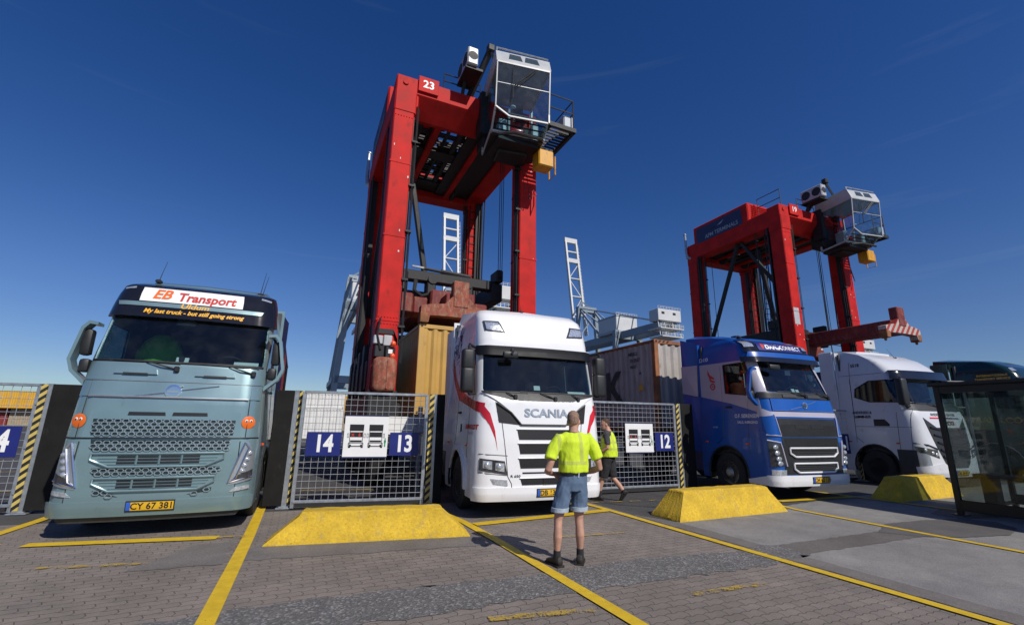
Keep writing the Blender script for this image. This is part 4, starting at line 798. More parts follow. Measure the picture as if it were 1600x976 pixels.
    bp = MB(); cab.sheet(bp, cab.fp([(-1.22, .34), (1.22, .34), (1.24, .60), (.66, .70), (.40, .56), (-.40, .56), (-.66, .70), (-1.24, .60)]), .03, .05, ds=.06, dz=.06); obj('bumper', bp, 'iveco_white', t)
    plate(t, cab, 0, .45, .52, 'CM 24 810', .04); wipers(t, cab, [(-.1, 2.28, -.45, 2.36, .8), (.8, 2.27, .45, 2.36, .8)])
    antenna(t, (.2, 1.3, 3.86), .3, -.3)
    rf = MB(); rings = []
    for yy, hw, h in ((1.8, .8, 0), (2.1, .95, .04), (2.8, 1.10, .14)): rings.append([Vector((-hw, yy, 3.95)), Vector((-hw*.95, yy, 4.08+h*.7)), Vector((0, yy, 4.10+h)), Vector((hw*.95, yy, 4.08+h*.7)), Vector((hw, yy, 3.95))])
    rf.loft(rings); obj('roof_spoiler', rf, 'iveco_white', t)
    for sg in (-1, 1): obj('side_deflector', MB().bb((sg*1.17, 2.31, .95), (sg*1.235, 2.8, 4.12), .02), 'iveco_white', t)
right_truck()
def green_truck():
    cab = Cab(1.25, .28, 2.3, .05, [(.25, .05), (.45, 0), (1.85, .06), (2.4, .16), (3.2, .40), (3.5, .50), (3.75, .72), (3.95, 1.1), (4.0, 1.4)], [(.3, .985), (.5, 1), (1.95, .97), (3.2, .94), (3.7, .90), (4.0, .80)])
    ws = [(-1.1, 2.4), (1.1, 2.4), (1.1, 3.2), (-1.1, 3.2)]; sw = [(.45, 2.35), (1.4, 2.4), (1.4, 3.1), (.7, 3.1)]
    t, b = truck_base('parked_truck', 'dark green truck with yellow lettering on its side, seen over and through the bus shelter', 22.9, 6.4, -4, cab, 'green_paint', ws, sw, 4.0, zbot=.34)
    P = cab.fpatch
    P('front_grille', [(-.85, .7), (.85, .7), (.88, 1.8), (-.88, 1.8)], 'black_plastic', t, .012, .03)
    P('sun_visor', [(-1.14, 3.18), (1.14, 3.18), (1.1, 3.36), (-1.1, 3.36)], 'black_gloss', t, .12, .14)
    m = MB(); put_text(m, lambda u, v: cab.S(-1, 1.15-u, 3.48+v, .006), 'INTERNATIONALE', .10, .002); put_text(m, lambda u, v: cab.S(-1, 1.15-u, 3.36+v, .006), 'TRANSPORT SERVICE', .10, .002); put_text(m, lambda u, v: cab.S(-1, 1.1-u, 1.95+v, .006), 'TRANS.COOL', .26, .006, 0, 1.1); obj('door_lettering', m, 'ink_yellow', t)
    for sg in (-1, 1):
        P('headlight', [(sg*1.2, 1.1), (sg*.92, 1.1), (sg*.90, .72), (sg*1.2, .72)], 'lamp_glass', t, .014, .03); P('roof_lamp', [(sg*1.0, 3.72), (sg*.8, 3.74), (sg*.8, 3.62), (sg*1.02, 3.6)], 'lamp_glass', t, .02, .03); fh_mirror(t, sg, cab, 'green_paint', 1.22, .4)
        m = MB(); cab.sline(m, sg, arc(1.42, .5, .70, 10, 170, 12), .03, .01); obj('arch_trim', m, 'silver', t)
        m = MB(); m.bb((sg*1.2, 2.31, .95), (sg*1.25, 2.85, 4.0), .02); obj('side_deflector', m, 'green_paint', t)
    bp = MB(); cab.sheet(bp, cab.fp([(-1.22, .32), (1.22, .32), (1.24, .62), (-1.24, .62)]), .03, .05); obj('bumper', bp, 'green_paint', t); plate(t, cab, 0, .45, .52, 'BT 40 612', .04)
    rf = MB(); rings = []
    for yy, hw, h in ((1.1, .8, 0), (1.4, 1.0, .10), (2.8, 1.14, .30)): rings.append([Vector((-hw, yy, 3.80)), Vector((-hw*.95, yy, 3.94+h*.7)), Vector((0, yy, 3.98+h)), Vector((hw*.95, yy, 3.94+h*.7)), Vector((hw, yy, 3.80))])
    rf.loft(rings); obj('roof_spoiler', rf, 'green_paint', t)
    container('shipping_container', 'dark blue container riding behind the dark green truck', 23.1, 10.6, 1.4, -2, 12.19, 2.75, 'ink_navy', group=None)
    trailer('black skeletal trailer coupled behind the dark green truck', 23.05, 10.3, -2)
green_truck()
# ------------------------------------------------------------------ ground
def ground_mat(name, kind):
    m, n, l, b = newmat(name); tc = n.new('ShaderNodeTexCoord')
    def noise(sc_, det=6, ro=.6, vec=None):
        q = n.new('ShaderNodeTexNoise'); q.inputs['Scale'].default_value = sc_; q.inputs['Detail'].default_value = det; q.inputs['Roughness'].default_value = ro; l.new(vec or tc.outputs['Object'], q.inputs['Vector']); return q.outputs[0]
    def ramp(src, stops):
        r = n.new('ShaderNodeValToRGB')
        while len(r.color_ramp.elements) < len(stops): r.color_ramp.elements.new(.5)
        for e, (p, c) in zip(r.color_ramp.elements, stops): e.position = p; e.color = (*c, 1)
        l.new(src, r.inputs[0]); return r.outputs[0]
    def mix(f, a, c, t='MIX'):
        x = n.new('ShaderNodeMix'); x.data_type = 'RGBA'; x.blend_type = t
        for i, v in ((0, f), (6, a), (7, c)):
            if isinstance(v, (int, float)): x.inputs[i].default_value = v
            elif isinstance(v, tuple): x.inputs[i].default_value = (*v, 1)
            else: l.new(v, x.inputs[i])
        return x.outputs[2]
    big = noise(.35, 5); mid = noise(2.2, 7, .65); fine = noise(70, 4, .7)
    if kind == 'pavers':
        sp = n.new('ShaderNodeSeparateXYZ'); l.new(tc.outputs['Object'], sp.inputs[0])
        def mth(op, a, c=None):
            q = n.new('ShaderNodeMath'); q.operation = op
            for i, v in ((0, a), (1, c)):
                if v is None: continue
                if isinstance(v, (int, float)): q.inputs[i].default_value = v
                else: l.new(v, q.inputs[i])
            return q.outputs[0]
        zig = mth('MULTIPLY', mth('PINGPONG', mth('ADD', sp.outputs[1], 50.), .056), .42)
        zig2 = mth('MULTIPLY', mth('PINGPONG', mth('ADD', sp.outputs[0], 50.), .056), .35)
        cb = n.new('ShaderNodeCombineXYZ'); l.new(mth('ADD', sp.outputs[0], zig), cb.inputs[0]); l.new(mth('ADD', sp.outputs[1], zig2), cb.inputs[1])
        br = n.new('ShaderNodeTexBrick'); br.inputs['Scale'].default_value = 1; br.inputs['Brick Width'].default_value = .225; br.inputs['Row Height'].default_value = .1125; br.inputs['Mortar Size'].default_value = .005; br.inputs['Mortar Smooth'].default_value = .4
        br.inputs['Color1'].default_value = (.235, .207, .186, 1); br.inputs['Color2'].default_value = (.205, .182, .163, 1); br.inputs['Mortar'].default_value = (.095, .082, .073, 1); l.new(cb.outputs[0], br.inputs['Vector'])
        c = mix(.55, br.outputs[0], ramp(mid, [(.3, (.62, .60, .58)), (.7, (1.2, 1.15, 1.12))]), 'MULTIPLY'); c = mix(.6, c, ramp(big, [(.35, (.72, .70, .68)), (.7, (1.25, 1.22, 1.18))]), 'MULTIPLY')
        c = mix(.5, c, ramp(fine, [(.3, (.7, .7, .7)), (.75, (1.3, 1.3, 1.3))]), 'MULTIPLY')
        st = ramp(noise(.9, 8, .7), [(.60, (0, 0, 0)), (.74, (1, 1, 1))]); c = mix(mth('MULTIPLY', st, .5), c, (.045, .038, .035))
        hgt = mth('ADD', mth('MULTIPLY', br.outputs[1], -1.), mth('MULTIPLY', fine, .3)); dist = .006
    elif kind == 'coarse':
        v = n.new('ShaderNodeTexVoronoi'); v.inputs['Scale'].default_value = 48; l.new(tc.outputs['Object'], v.inputs['Vector'])
        sx = n.new('ShaderNodeSeparateColor'); l.new(v.outputs['Color'], sx.inputs[0])
        c = ramp(sx.outputs[0], [(.0, (.095, .092, .09)), (.55, (.13, .125, .122)), (.8, (.16, .154, .147)), (.95, (.25, .242, .23))]); c = mix(.6, c, ramp(mid, [(.3, (.7, .7, .7)), (.7, (1.2, 1.2, 1.2))]), 'MULTIPLY'); hgt = v.outputs['Distance']; dist = .008
    else:
        base = {'asphalt': (.072, .070, .070), 'light': (.235, .226, .218), 'patch': (.115, .11, .106), 'brown': (.14, .128, .118), 'edge': (.17, .155, .145)}[kind]
        c = mix(.7, base, ramp(mid, [(.3, (.72, .72, .72)), (.7, (1.2, 1.19, 1.17))]), 'MULTIPLY'); c = mix(.6, c, ramp(big, [(.35, (.75, .75, .75)), (.68, (1.2, 1.2, 1.18))]), 'MULTIPLY')
        c = mix(.7, c, ramp(fine, [(.32, (.55, .55, .55)), (.7, (1.4, 1.4, 1.4))]), 'MULTIPLY')
        mp = n.new('ShaderNodeMapping'); mp.inputs['Scale'].default_value = (1.0, .12, 1); l.new(tc.outputs['Object'], mp.inputs[0])
        tr = ramp(noise(1.3, 5, .5, mp.outputs[0]), [(.55, (0, 0, 0)), (.75, (.5, .5, .5))]); c = mix(tr, c, tuple(x*.55 for x in base)); hgt = fine; dist = .006
    l.new(c, b.inputs['Base Color']); b.inputs['Roughness'].default_value = .82; b.inputs['Specular IOR Level'].default_value = .35
    bp = n.new('ShaderNodeBump'); bp.inputs['Strength'].default_value = .7; bp.inputs['Distance'].default_value = dist; l.new(hgt, bp.inputs['Height']); l.new(bp.outputs[0], b.inputs['Normal'])
    M['g_'+kind] = m
for k in ('pavers', 'coarse', 'asphalt', 'light', 'patch', 'brown', 'edge'): ground_mat('ground_'+k, k)
def worn_paint(name, col, wear):
    m, n, l, b = newmat(name); out = n['Material Output']; tc = n.new('ShaderNodeTexCoord'); nz = n.new('ShaderNodeTexNoise'); nz.inputs['Scale'].default_value = 7; nz.inputs['Detail'].default_value = 10; nz.inputs['Roughness'].default_value = .75; l.new(tc.outputs['Object'], nz.inputs['Vector'])
    n2 = n.new('ShaderNodeTexNoise'); n2.inputs['Scale'].default_value = 60; n2.inputs['Detail'].default_value = 3; l.new(tc.outputs['Object'], n2.inputs['Vector'])
    ad = n.new('ShaderNodeMath'); ad.operation = 'MULTIPLY_ADD'; ad.inputs[1].default_value = .35; l.new(n2.outputs[0], ad.inputs[0]); l.new(nz.outputs[0], ad.inputs[2])
    r = n.new('ShaderNodeValToRGB'); r.color_ramp.elements[0].position = .92-wear; r.color_ramp.elements[1].position = 1.0-wear*.9; l.new(ad.outputs[0], r.inputs[0])
    rc = n.new('ShaderNodeValToRGB'); rc.color_ramp.elements[0].position = .35; rc.color_ramp.elements[0].color = (*[x*.72 for x in col], 1); rc.color_ramp.elements[1].position = .65; rc.color_ramp.elements[1].color = (*col, 1); l.new(nz.outputs[0], rc.inputs[0])
    l.new(rc.outputs[0], b.inputs['Base Color']); b.inputs['Roughness'].default_value = .7
    tr = n.new('ShaderNodeBsdfTransparent'); mx = n.new('ShaderNodeMixShader'); l.new(r.outputs[0], mx.inputs[0]); l.new(b.outputs[0], mx.inputs[1]); l.new(tr.outputs[0], mx.inputs[2]); l.new(mx.outputs[0], out.inputs[0]); M[name] = m
worn_paint('line_yellow', (.70, .46, .014), .11); worn_paint('line_faded', (.52, .35, .06), .31); worn_paint('line_green', (.10, .22, .17), .42)
def flat(name, poly, z, m, jag=0., seed=1):
    rnd = random.Random(seed); pts = []
    for (a, b), (c, d) in zip(poly, poly[1:]+poly[:1]):
        L_ = math.hypot(c-a, d-b); k = max(1, int(L_/.10)) if jag and L_ < 60 else 1
        for i in range(k):
            t = i/k; j = rnd.uniform(-jag, jag) if 0 < i else 0; pts.append((a+(c-a)*t-(d-b)/L_*j, b+(d-b)*t+(c-a)/L_*j, z))
    mb = MB(); mb.add(pts, [tuple(range(len(pts)))])
    b = bmesh.new(); vs = [b.verts.new(p) for p in pts]; b.faces.new(vs); bmesh.ops.triangulate(b, faces=b.faces[:]); q = MB(); q.bm(b)
    return struct(name, q, m)
flat('ground', [(-3000, -3000), (3000, -3000), (3000, 3000), (-3000, 3000)], 0, 'g_asphalt')
flat('paving', [(-30, -12), (5.86, -12), (5.86, 9.6), (-30, 11.2)], .004, 'g_pavers')
flat('pavement', [(6.05, -12), (40, -12), (40, 7.0), (12, 7.4), (9.4, 7.0), (9.3, 6.75), (6.15, 6.6), (6.2, 5.5)], .005, 'g_light', .02, 3)
flat('asphalt_band', [(-12, 4.2), (-2, 4.42), (2, 4.36), (5.4, 4.24), (6.4, 4.40), (6.5, 4.85), (6.1, 4.98), (5.7, 4.84), (4, 5.04), (2.6, 4.98), (.4, 5.13), (-1, 5.08), (-12, 5.0)], .009, 'g_coarse', .045, 4)
flat('asphalt_strip', [(6.3, 4.40), (8.9, 4.38), (9.9, 4.40), (9.9, 4.85), (6.4, 4.86)], .010, 'g_brown', .02, 5)
flat('asphalt_repair', [(8.7, 4.80), (9.0, 4.42), (9.6, 4.1), (10.6, 3.9), (11.4, 4.1), (11.8, 4.5), (11.6, 4.9), (10.6, 5.1), (9.6, 5.15)], .013, 'g_patch', .02, 6)
flat('asphalt_repair', [(11.5, 4.9), (12.6, 4.7), (13.8, 4.8), (13.6, 5.4), (12.4, 5.6), (11.6, 5.4)], .0135, 'g_patch', .02, 7)
flat('asphalt_edge', [(5.87, -12), (6.12, -12), (6.2, 5.6), (6.15, 6.62), (5.86, 7.4)], .0085, 'g_edge', .012, 8)
flat('asphalt_edge', [(-.75, 6.75), (2.55, 6.35), (2.6, 7.0), (-.30, 7.45)], .0085, 'g_edge', .03, 9)
flat('asphalt_repair', [(-1.55, 6.7), (-.62, 6.65), (-.62, 7.75), (-1.1, 7.7)], .009, 'g_edge', .03, 10)
def line(pts, w, m='line_yellow', z=.017):
    mb = MB(); L_ = []; Rr_ = []
    for i, p in enumerate(pts):
        a = Vector(pts[max(0, i-1)]); c = Vector(pts[min(len(pts)-1, i+1)]); d = (c-a).normalized(); nrm = Vector((-d.y, d.x)); L_.append((p[0]+nrm.x*w/2, p[1]+nrm.y*w/2, z)); Rr_.append((p[0]-nrm.x*w/2, p[1]-nrm.y*w/2, z))
    k = len(pts); mb.add(L_+Rr_, [(i, i+1, k+i+1, k+i) for i in range(k-1)]); return struct('road_marking', mb, m)
line([(-.46, 11.5), (-.47, 8), (-.53, 4), (-.58, -2)], .15)
line([(2.45, 9.6), (2.60, 8.6), (2.70, 7.8), (2.75, 6.5), (2.79, 3.6), (2.84, -2)], .14)
line([(5.62, 9.2), (5.69, 7.9), (5.74, 2.4), (5.78, -2)], .13)
line([(9.55, 7.2), (9.38, 6.6), (9.30, 3.3), (9.25, -2)], .12)
line([(12.2, 8.6), (12.42, 8.0), (12.73, 4.45), (13.0, 0)], .14)
line([(-3.52, 12), (-3.60, 10.2), (-3.72, 8.9)], .15); line([(-3.05, 8.42), (-.86, 8.03)], .20, z=.0185); line([(-.86, 8.03), (-.52, 7.98)], .12, 'line_faded', .0185)
line([(-6, 9.2), (-3.72, 8.62), (-3.35, 8.5)], .18, z=.0185); line([(2.80, 7.58), (5.64, 7.88)], .22, z=.0185); line([(10.0, 7.46), (12.5, 7.30)], .20, z=.0185)
for a, b, w in (((-2.45, 7.16), (-1.40, 6.96), .085), ((3.70, 6.35), (4.80, 6.24), .075), ((3.75, 3.85), (4.75, 3.80), .09), ((1.66, 4.07), (2.62, 3.90), .10), ((-1.5, 4.95), (-1.0, 4.95), .10), ((.02, 8.85), (.32, 8.80), .06), ((.02, 8.5), (.30, 8.46), .06)): line([a, b], w, 'line_faded', .0175)
for k in range(4): line([(5.85+k*.45, 8.72-k*.06), (6.12+k*.45, 8.69-k*.06)], .09, 'line_faded', .0175)
line([(6.9, 8.15), (8.0, 8.0)], .5, 'line_green', .016)
for a, b in (((-9, 19), (-4.2, 18.6)), ((-12, 14.5), (-4.6, 14.2)), ((-20, 24), (-6, 23)), ((.4, 17), (1.3, 16.9)), ((.2, 12.4), (2.6, 12.0)), ((-6, 30), (1, 29))): line([a, b], .14, 'line_faded')
line([(6.05, 8.9), (6.3, 8.3), (7.6, 7.2)], .03, 'ink_black', .0165)
# ------------------------------------------------------------------ gates, guard posts, barriers
def sign_box(u, x0, x1, z0, z1, y, m, name): b = MB(); b.bb((x0, y-.012, z0), (x1, y, z1), .004); return obj(name, b, m, u)
def gate(label, X, Y, yaw, w, signs, pic=None, h=2.17, z0=.14):
    t = thing('mesh_gate', label, 'gate', (X, Y, 0), yaw, 'mesh gates between the truck lanes'); f = MB()
    for a, b in (((0, z0), (w, z0)), ((0, h), (w, h)), ((0, z0), (0, h)), ((w, z0), (w, h))): f.bar((a[0], 0, a[1]), (b[0], 0, b[1]), .07, .05, .006)
    for x in (.0, w): f.bb((x-.03, -.02, .03), (x+.03, .02, z0)); 
    obj('frame', f, 'galvanised', t); m = MB(); n = int(w/.125)
    for i in range(1, n): m.tube([(w*i/n+random.uniform(-.006, .006), .0, z0), (w*i/n+random.uniform(-.008, .008), .004, (h+z0)/2), (w*i/n, .0, h)], .0047, 4, cap=False)
    k = 17
    for i in range(1, k):
        z = z0+(h-z0)*i/k; m.tube([(.02, -.006, z+random.uniform(-.01, .01)), (w/2, -.004, z+random.uniform(-.012, .012)), (w-.02, -.006, z+random.uniform(-.01, .01))], .0047, 4, cap=False)
    obj('wire_mesh', m, 'wire', t)
    s = MB(); s.bb((.05, -.03, .05), (w-.05, .03, .12)); obj('ground_rail', s, 'rubber', t)
    for txt, x0, x1, za, zb in signs:
        b = sign_box(t, x0, x1, za, zb, -.03, 'sign_blue', 'number_sign'); q = MB(); put_text(q, lambda u, v: ((x0+x1)/2+u, -.0455, (za+zb)/2+v-.005), txt, (zb-za)*.98, .014, 0, .80); obj('numerals', q, 'ink_white', b)
    if pic:
        x0, x1, za, zb = pic; b = sign_box(t, x0, x1, za, zb, -.034, 'sign_white', 'picture_sign'); q = MB(); W2, H2 = x1-x0, zb-za; Y_ = -.0495
        def rc(u0, v0, u1, v1, mi, d=0): q.add([(x0+u0*W2, Y_-d, za+v0*H2), (x0+u1*W2, Y_-d, za+v0*H2), (x0+u1*W2, Y_-d, za+v1*H2), (x0+u0*W2, Y_-d, za+v1*H2)], [(0, 1, 2, 3)], mi)
        def fr(u0, v0, u1, v1, w_=.012): rc(u0, v0, u0+w_, v1, 0); rc(u1-w_, v0, u1, v1, 0); rc(u0, v0, u1, v0+w_, 0); rc(u0, v1-w_, u1, v1, 0)
        rc(0, 0, 1, .03, 1); rc(0, .975, 1, 1, 1)
        for c in (.28, .72):
            rc(c-.16, .64, c+.16, .78, 0); fr(c-.15, .27, c+.15, .64); rc(c-.135, .485, c+.135, .60, 0, .001); rc(c-.13, .365, c+.13, .41, 0); fr(c-.17, .26, c+.17, .35)
            for s_ in (-1, 1): rc(c+s_*.14-.025, .235, c+s_*.14+.025, .26, 0); rc(c+s_*.12-.02, .285, c+s_*.12+.02, .31, 0); fr(c+s_*.185-.02, .47, c+s_*.185+.02, .57, .008)
        put_text(q, lambda u, v: (x0+.20*W2+u, Y_-.002, za+.545*H2+v), 'x', .11, .003, 0, 1, 2); rc(.33, .50, .37, .555, 2, .002); rc(.34, .56, .36, .585, 2, .002)
        rc(.925, .26, .955, .42, 3); rc(.918, .35, .962, .42, 3); rc(.928, .43, .952, .465, 3); obj('pictogram', q, ['ink_black', 'ink_navy', 'ink_red', 'ink_green'], b)
    return t
def guard_post(label, X, Y, yaw, sg, h=2.2, pw=.40):
    t = thing('guard_post', label, 'post', (X, Y, 0), yaw, 'striped guard posts beside the gates'); m = MB(); m.bb((-.05, -.04, .03), (.05, .06, h), .004); obj('post', m, 'galvanised', t)
    m = MB(); m.bb((-.075*sg-.03, -.058, .06), (-.075*sg+.045+.02, -.0425, h-.01)); o = obj('hazard_tape', m, 'hazard', t)
    m = MB(); m.bb((-.14, -.12, .003), (.14, .14, .03), .01); m.bb((-.09, -.08, .03), (.09, .1, .05), .01); obj('base_plate', m, 'galvanised', t)
    m = MB(); m.bb((sg*.055, -.05, .05), (sg*(.055+pw), .05, h-.005), .012); m.bb((sg*.07, .05, .3), (sg*(.03+pw), .14, h-.3), .02); obj('rubber_panel', m, 'rubber_panel', t)
    m = MB()
    for z in (.35, 1.1, 1.85): obj('hinge', MB().bb((-sg*.05, -.02, z-.03), (-sg*.16, .02, z+.03), .005), 'galvanised', t)
gate('mesh gate with blue signs 14 and 13 either side of a white picture sign', .05, 9.98, -9, 2.38, [('14', .13, .76, .96, 1.41), ('13', 1.68, 2.25, .96, 1.41)], (.80, 1.64, .92, 1.74))
gate('mesh gate with a blue 12 sign behind the man in the hi-vis vest', 6.05, 9.70, -2.5, 3.05, [('12', 2.36, 2.95, .98, 1.44)], (1.45, 2.30, .94, 1.68))
gate('mesh gate at the left edge with a blue sign ending in 4', -6.75, 11.35, -6, 2.45, [('14', 1.70, 2.36, .93, 1.45)], (.55, 1.4, .92, 1.74))
gate('mesh gate with a blue 11 sign squeezed between the blue truck and the white truck', 14.05, 9.46, -4, 2.2, [('11', 1.52, 2.02, .84, 1.44)], (.45, 1.3, .94, 1.68))
guard_post('striped guard post with a black rubber panel right of the teal truck', -.08, 10.15, -9, -1, pw=.33)
guard_post('striped guard post with a black rubber panel left of the white truck with the swoosh', 2.56, 9.58, -9, 1, pw=.16)
guard_post('striped guard post with a black rubber panel left of the blue truck', 9.26, 9.58, -3, 1)
guard_post('striped guard post with a black rubber panel left of the teal truck', -4.16, 11.05, -6, 1, pw=.52)
guard_post('striped guard post in front of the wheel of the white truck with the black grille', 16.40, 9.26, -4, 1, pw=.22)
guard_post('striped guard post with a black rubber panel hidden behind the white truck with the swoosh', 5.9, 9.75, -3, -1)
def barrier(label, X, Y, yaw, L0, L1, h=.44, d0=.66, d1=.36):
    m = MB(); a, b = L0/2, L1/2; rings = []
    prof = [(0, 1), (.06, .985), (.3, .70), (.6, .37), (.88, .07), (.96, .02), (1, -.04)]
    for t_, k in prof:
        x = b+(a-b)*max(0, k) + (-.02 if k < 0 else 0); y = d1/2+(d0/2-d1/2)*max(0, k)+(-.02 if k < 0 else 0); z = h*t_; n = 22
        ring = [(-x, -y), (x, -y), (x, y), (-x, y)]; pts = []
        for i in range(4):
            p, q = ring[i], ring[(i+1) % 4]
            for j in range(n): s = j/n; w = Vector((p[0]+(q[0]-p[0])*s, p[1]+(q[1]-p[1])*s, z)); ch = max(0, mnoise.noise(w*7+Vector((X, Y, 0)))-.25)*.10*(t_ > .8 or j == 0); w *= 1-ch*.25 if t_ > .8 else 1; pts.append(Vector((w.x+random.uniform(-.005, .005), w.y+random.uniform(-.005, .005), max(0, w.z-ch*.25+random.uniform(-.005, .005)*(t_ > 0)))))
        rings.append(pts)
    m.loft(rings)
    o = obj('concrete_barrier', m, 'barrier_yellow', None, (X, Y, .004), angle=30); o.rotation_euler = (0, 0, R(yaw)); tag(o, label, 'barrier', 'yellow concrete barriers before the gates')
    k = MB()
    for x in (-.55, .55): k.lathe([(.03, 0), (.001, .004)], (x, -d0/2+.085, h*.25), (0, -1, .35), 10)
    obj('lifting_hole', k, 'ink_black', o); return o
barrier('long yellow concrete barrier before the gate with signs 14 and 13', 1.16, 7.42, -9, 2.78, 1.95, .385)
barrier('scuffed yellow concrete barrier with two holes in front of the blue truck', 7.62, 6.92, 1, 2.85, 2.25, .47, .72, .36)
barrier('shaded yellow concrete barrier just left of the bus shelter', 14.1, 6.75, 0, 2.7, 1.9, .50)
# card reader with white board behind the gate
t = thing('reader_post', 'grey reader post with a white board behind the 13 sign', 'post', (2.75, 11.6, 0), 0); m = MB(); m.bb((-.05, -.05, 0), (.05, .05, 2.0)); obj('post', m, 'galvanised', t)
m = MB(); m.bb((-.16, -.14, 1.35), (.26, .1, 1.75), .02); obj('reader_box', m, 'sts_grey', t); m = MB(); m.bb((-.85, -.06, 1.32), (-.18, -.03, 1.74)); obj('board', m, 'paper', t)
# ------------------------------------------------------------------ far yard
def far_box(label, X, Y, Z, L, m, yaw=90, h=2.6): return container('shipping_container', label, X, Y, Z, yaw, L, h, m, None, 'containers stacked across the yard', parts=False)
far_box('mustard container on top of the far stack, left of the dark red one', -36.9, 98, 2.6, 12.2, 'cont_mustard')
far_box('dark red container on the far stack left of the teal truck', -24.5, 98, 2.6, 12.2, 'cont_red', h=2.6)
far_box('mustard container on the ground under the dark red far container', -24.3, 97, 0, 12.2, 'cont_mustard')
for x, c, l in ((-47.5, 'cont_white', 'pale container end on the ground at the far left'), (-44.9, 'cont_beige', 'beige container end beside the pale one in the far stack'), (-42.3, 'cont_red', 'red container end in the bottom row of the far stack'), (-39.7, 'cont_beige', 'brown container end between the red and mustard ones')): far_box(l, x, 98, 0, 12.2, c, yaw=0)
far_box('mustard container on top of the far stack cut by the left edge', -49.5, 98, 2.6, 12.2, 'cont_mustard')
for z, l in ((0, 'white container on the ground seen through the gate above the 14 sign'), (2.6, 'white container on top of another, seen through the gate above the 14 sign')): far_box(l, 3.6, 46, z, 12.2, 'cont_white', h=2.58 if z == 0 else .95 and 1.3)
far_box('mustard container end far behind the white stack', 5.2, 75, 2.6, 6, 'cont_mustard', yaw=0); far_box('blue container end far behind the white stack', 7.9, 75, 2.6, 6, 'cont_blue', yaw=0)
far_box('mustard container far behind the gate between teal and white trucks', 6.4, 75, 0, 6, 'cont_beige', yaw=0)
far_box('yellow container low behind the teal truck', -14, 105, 0, 12.2, 'cont_mustard')
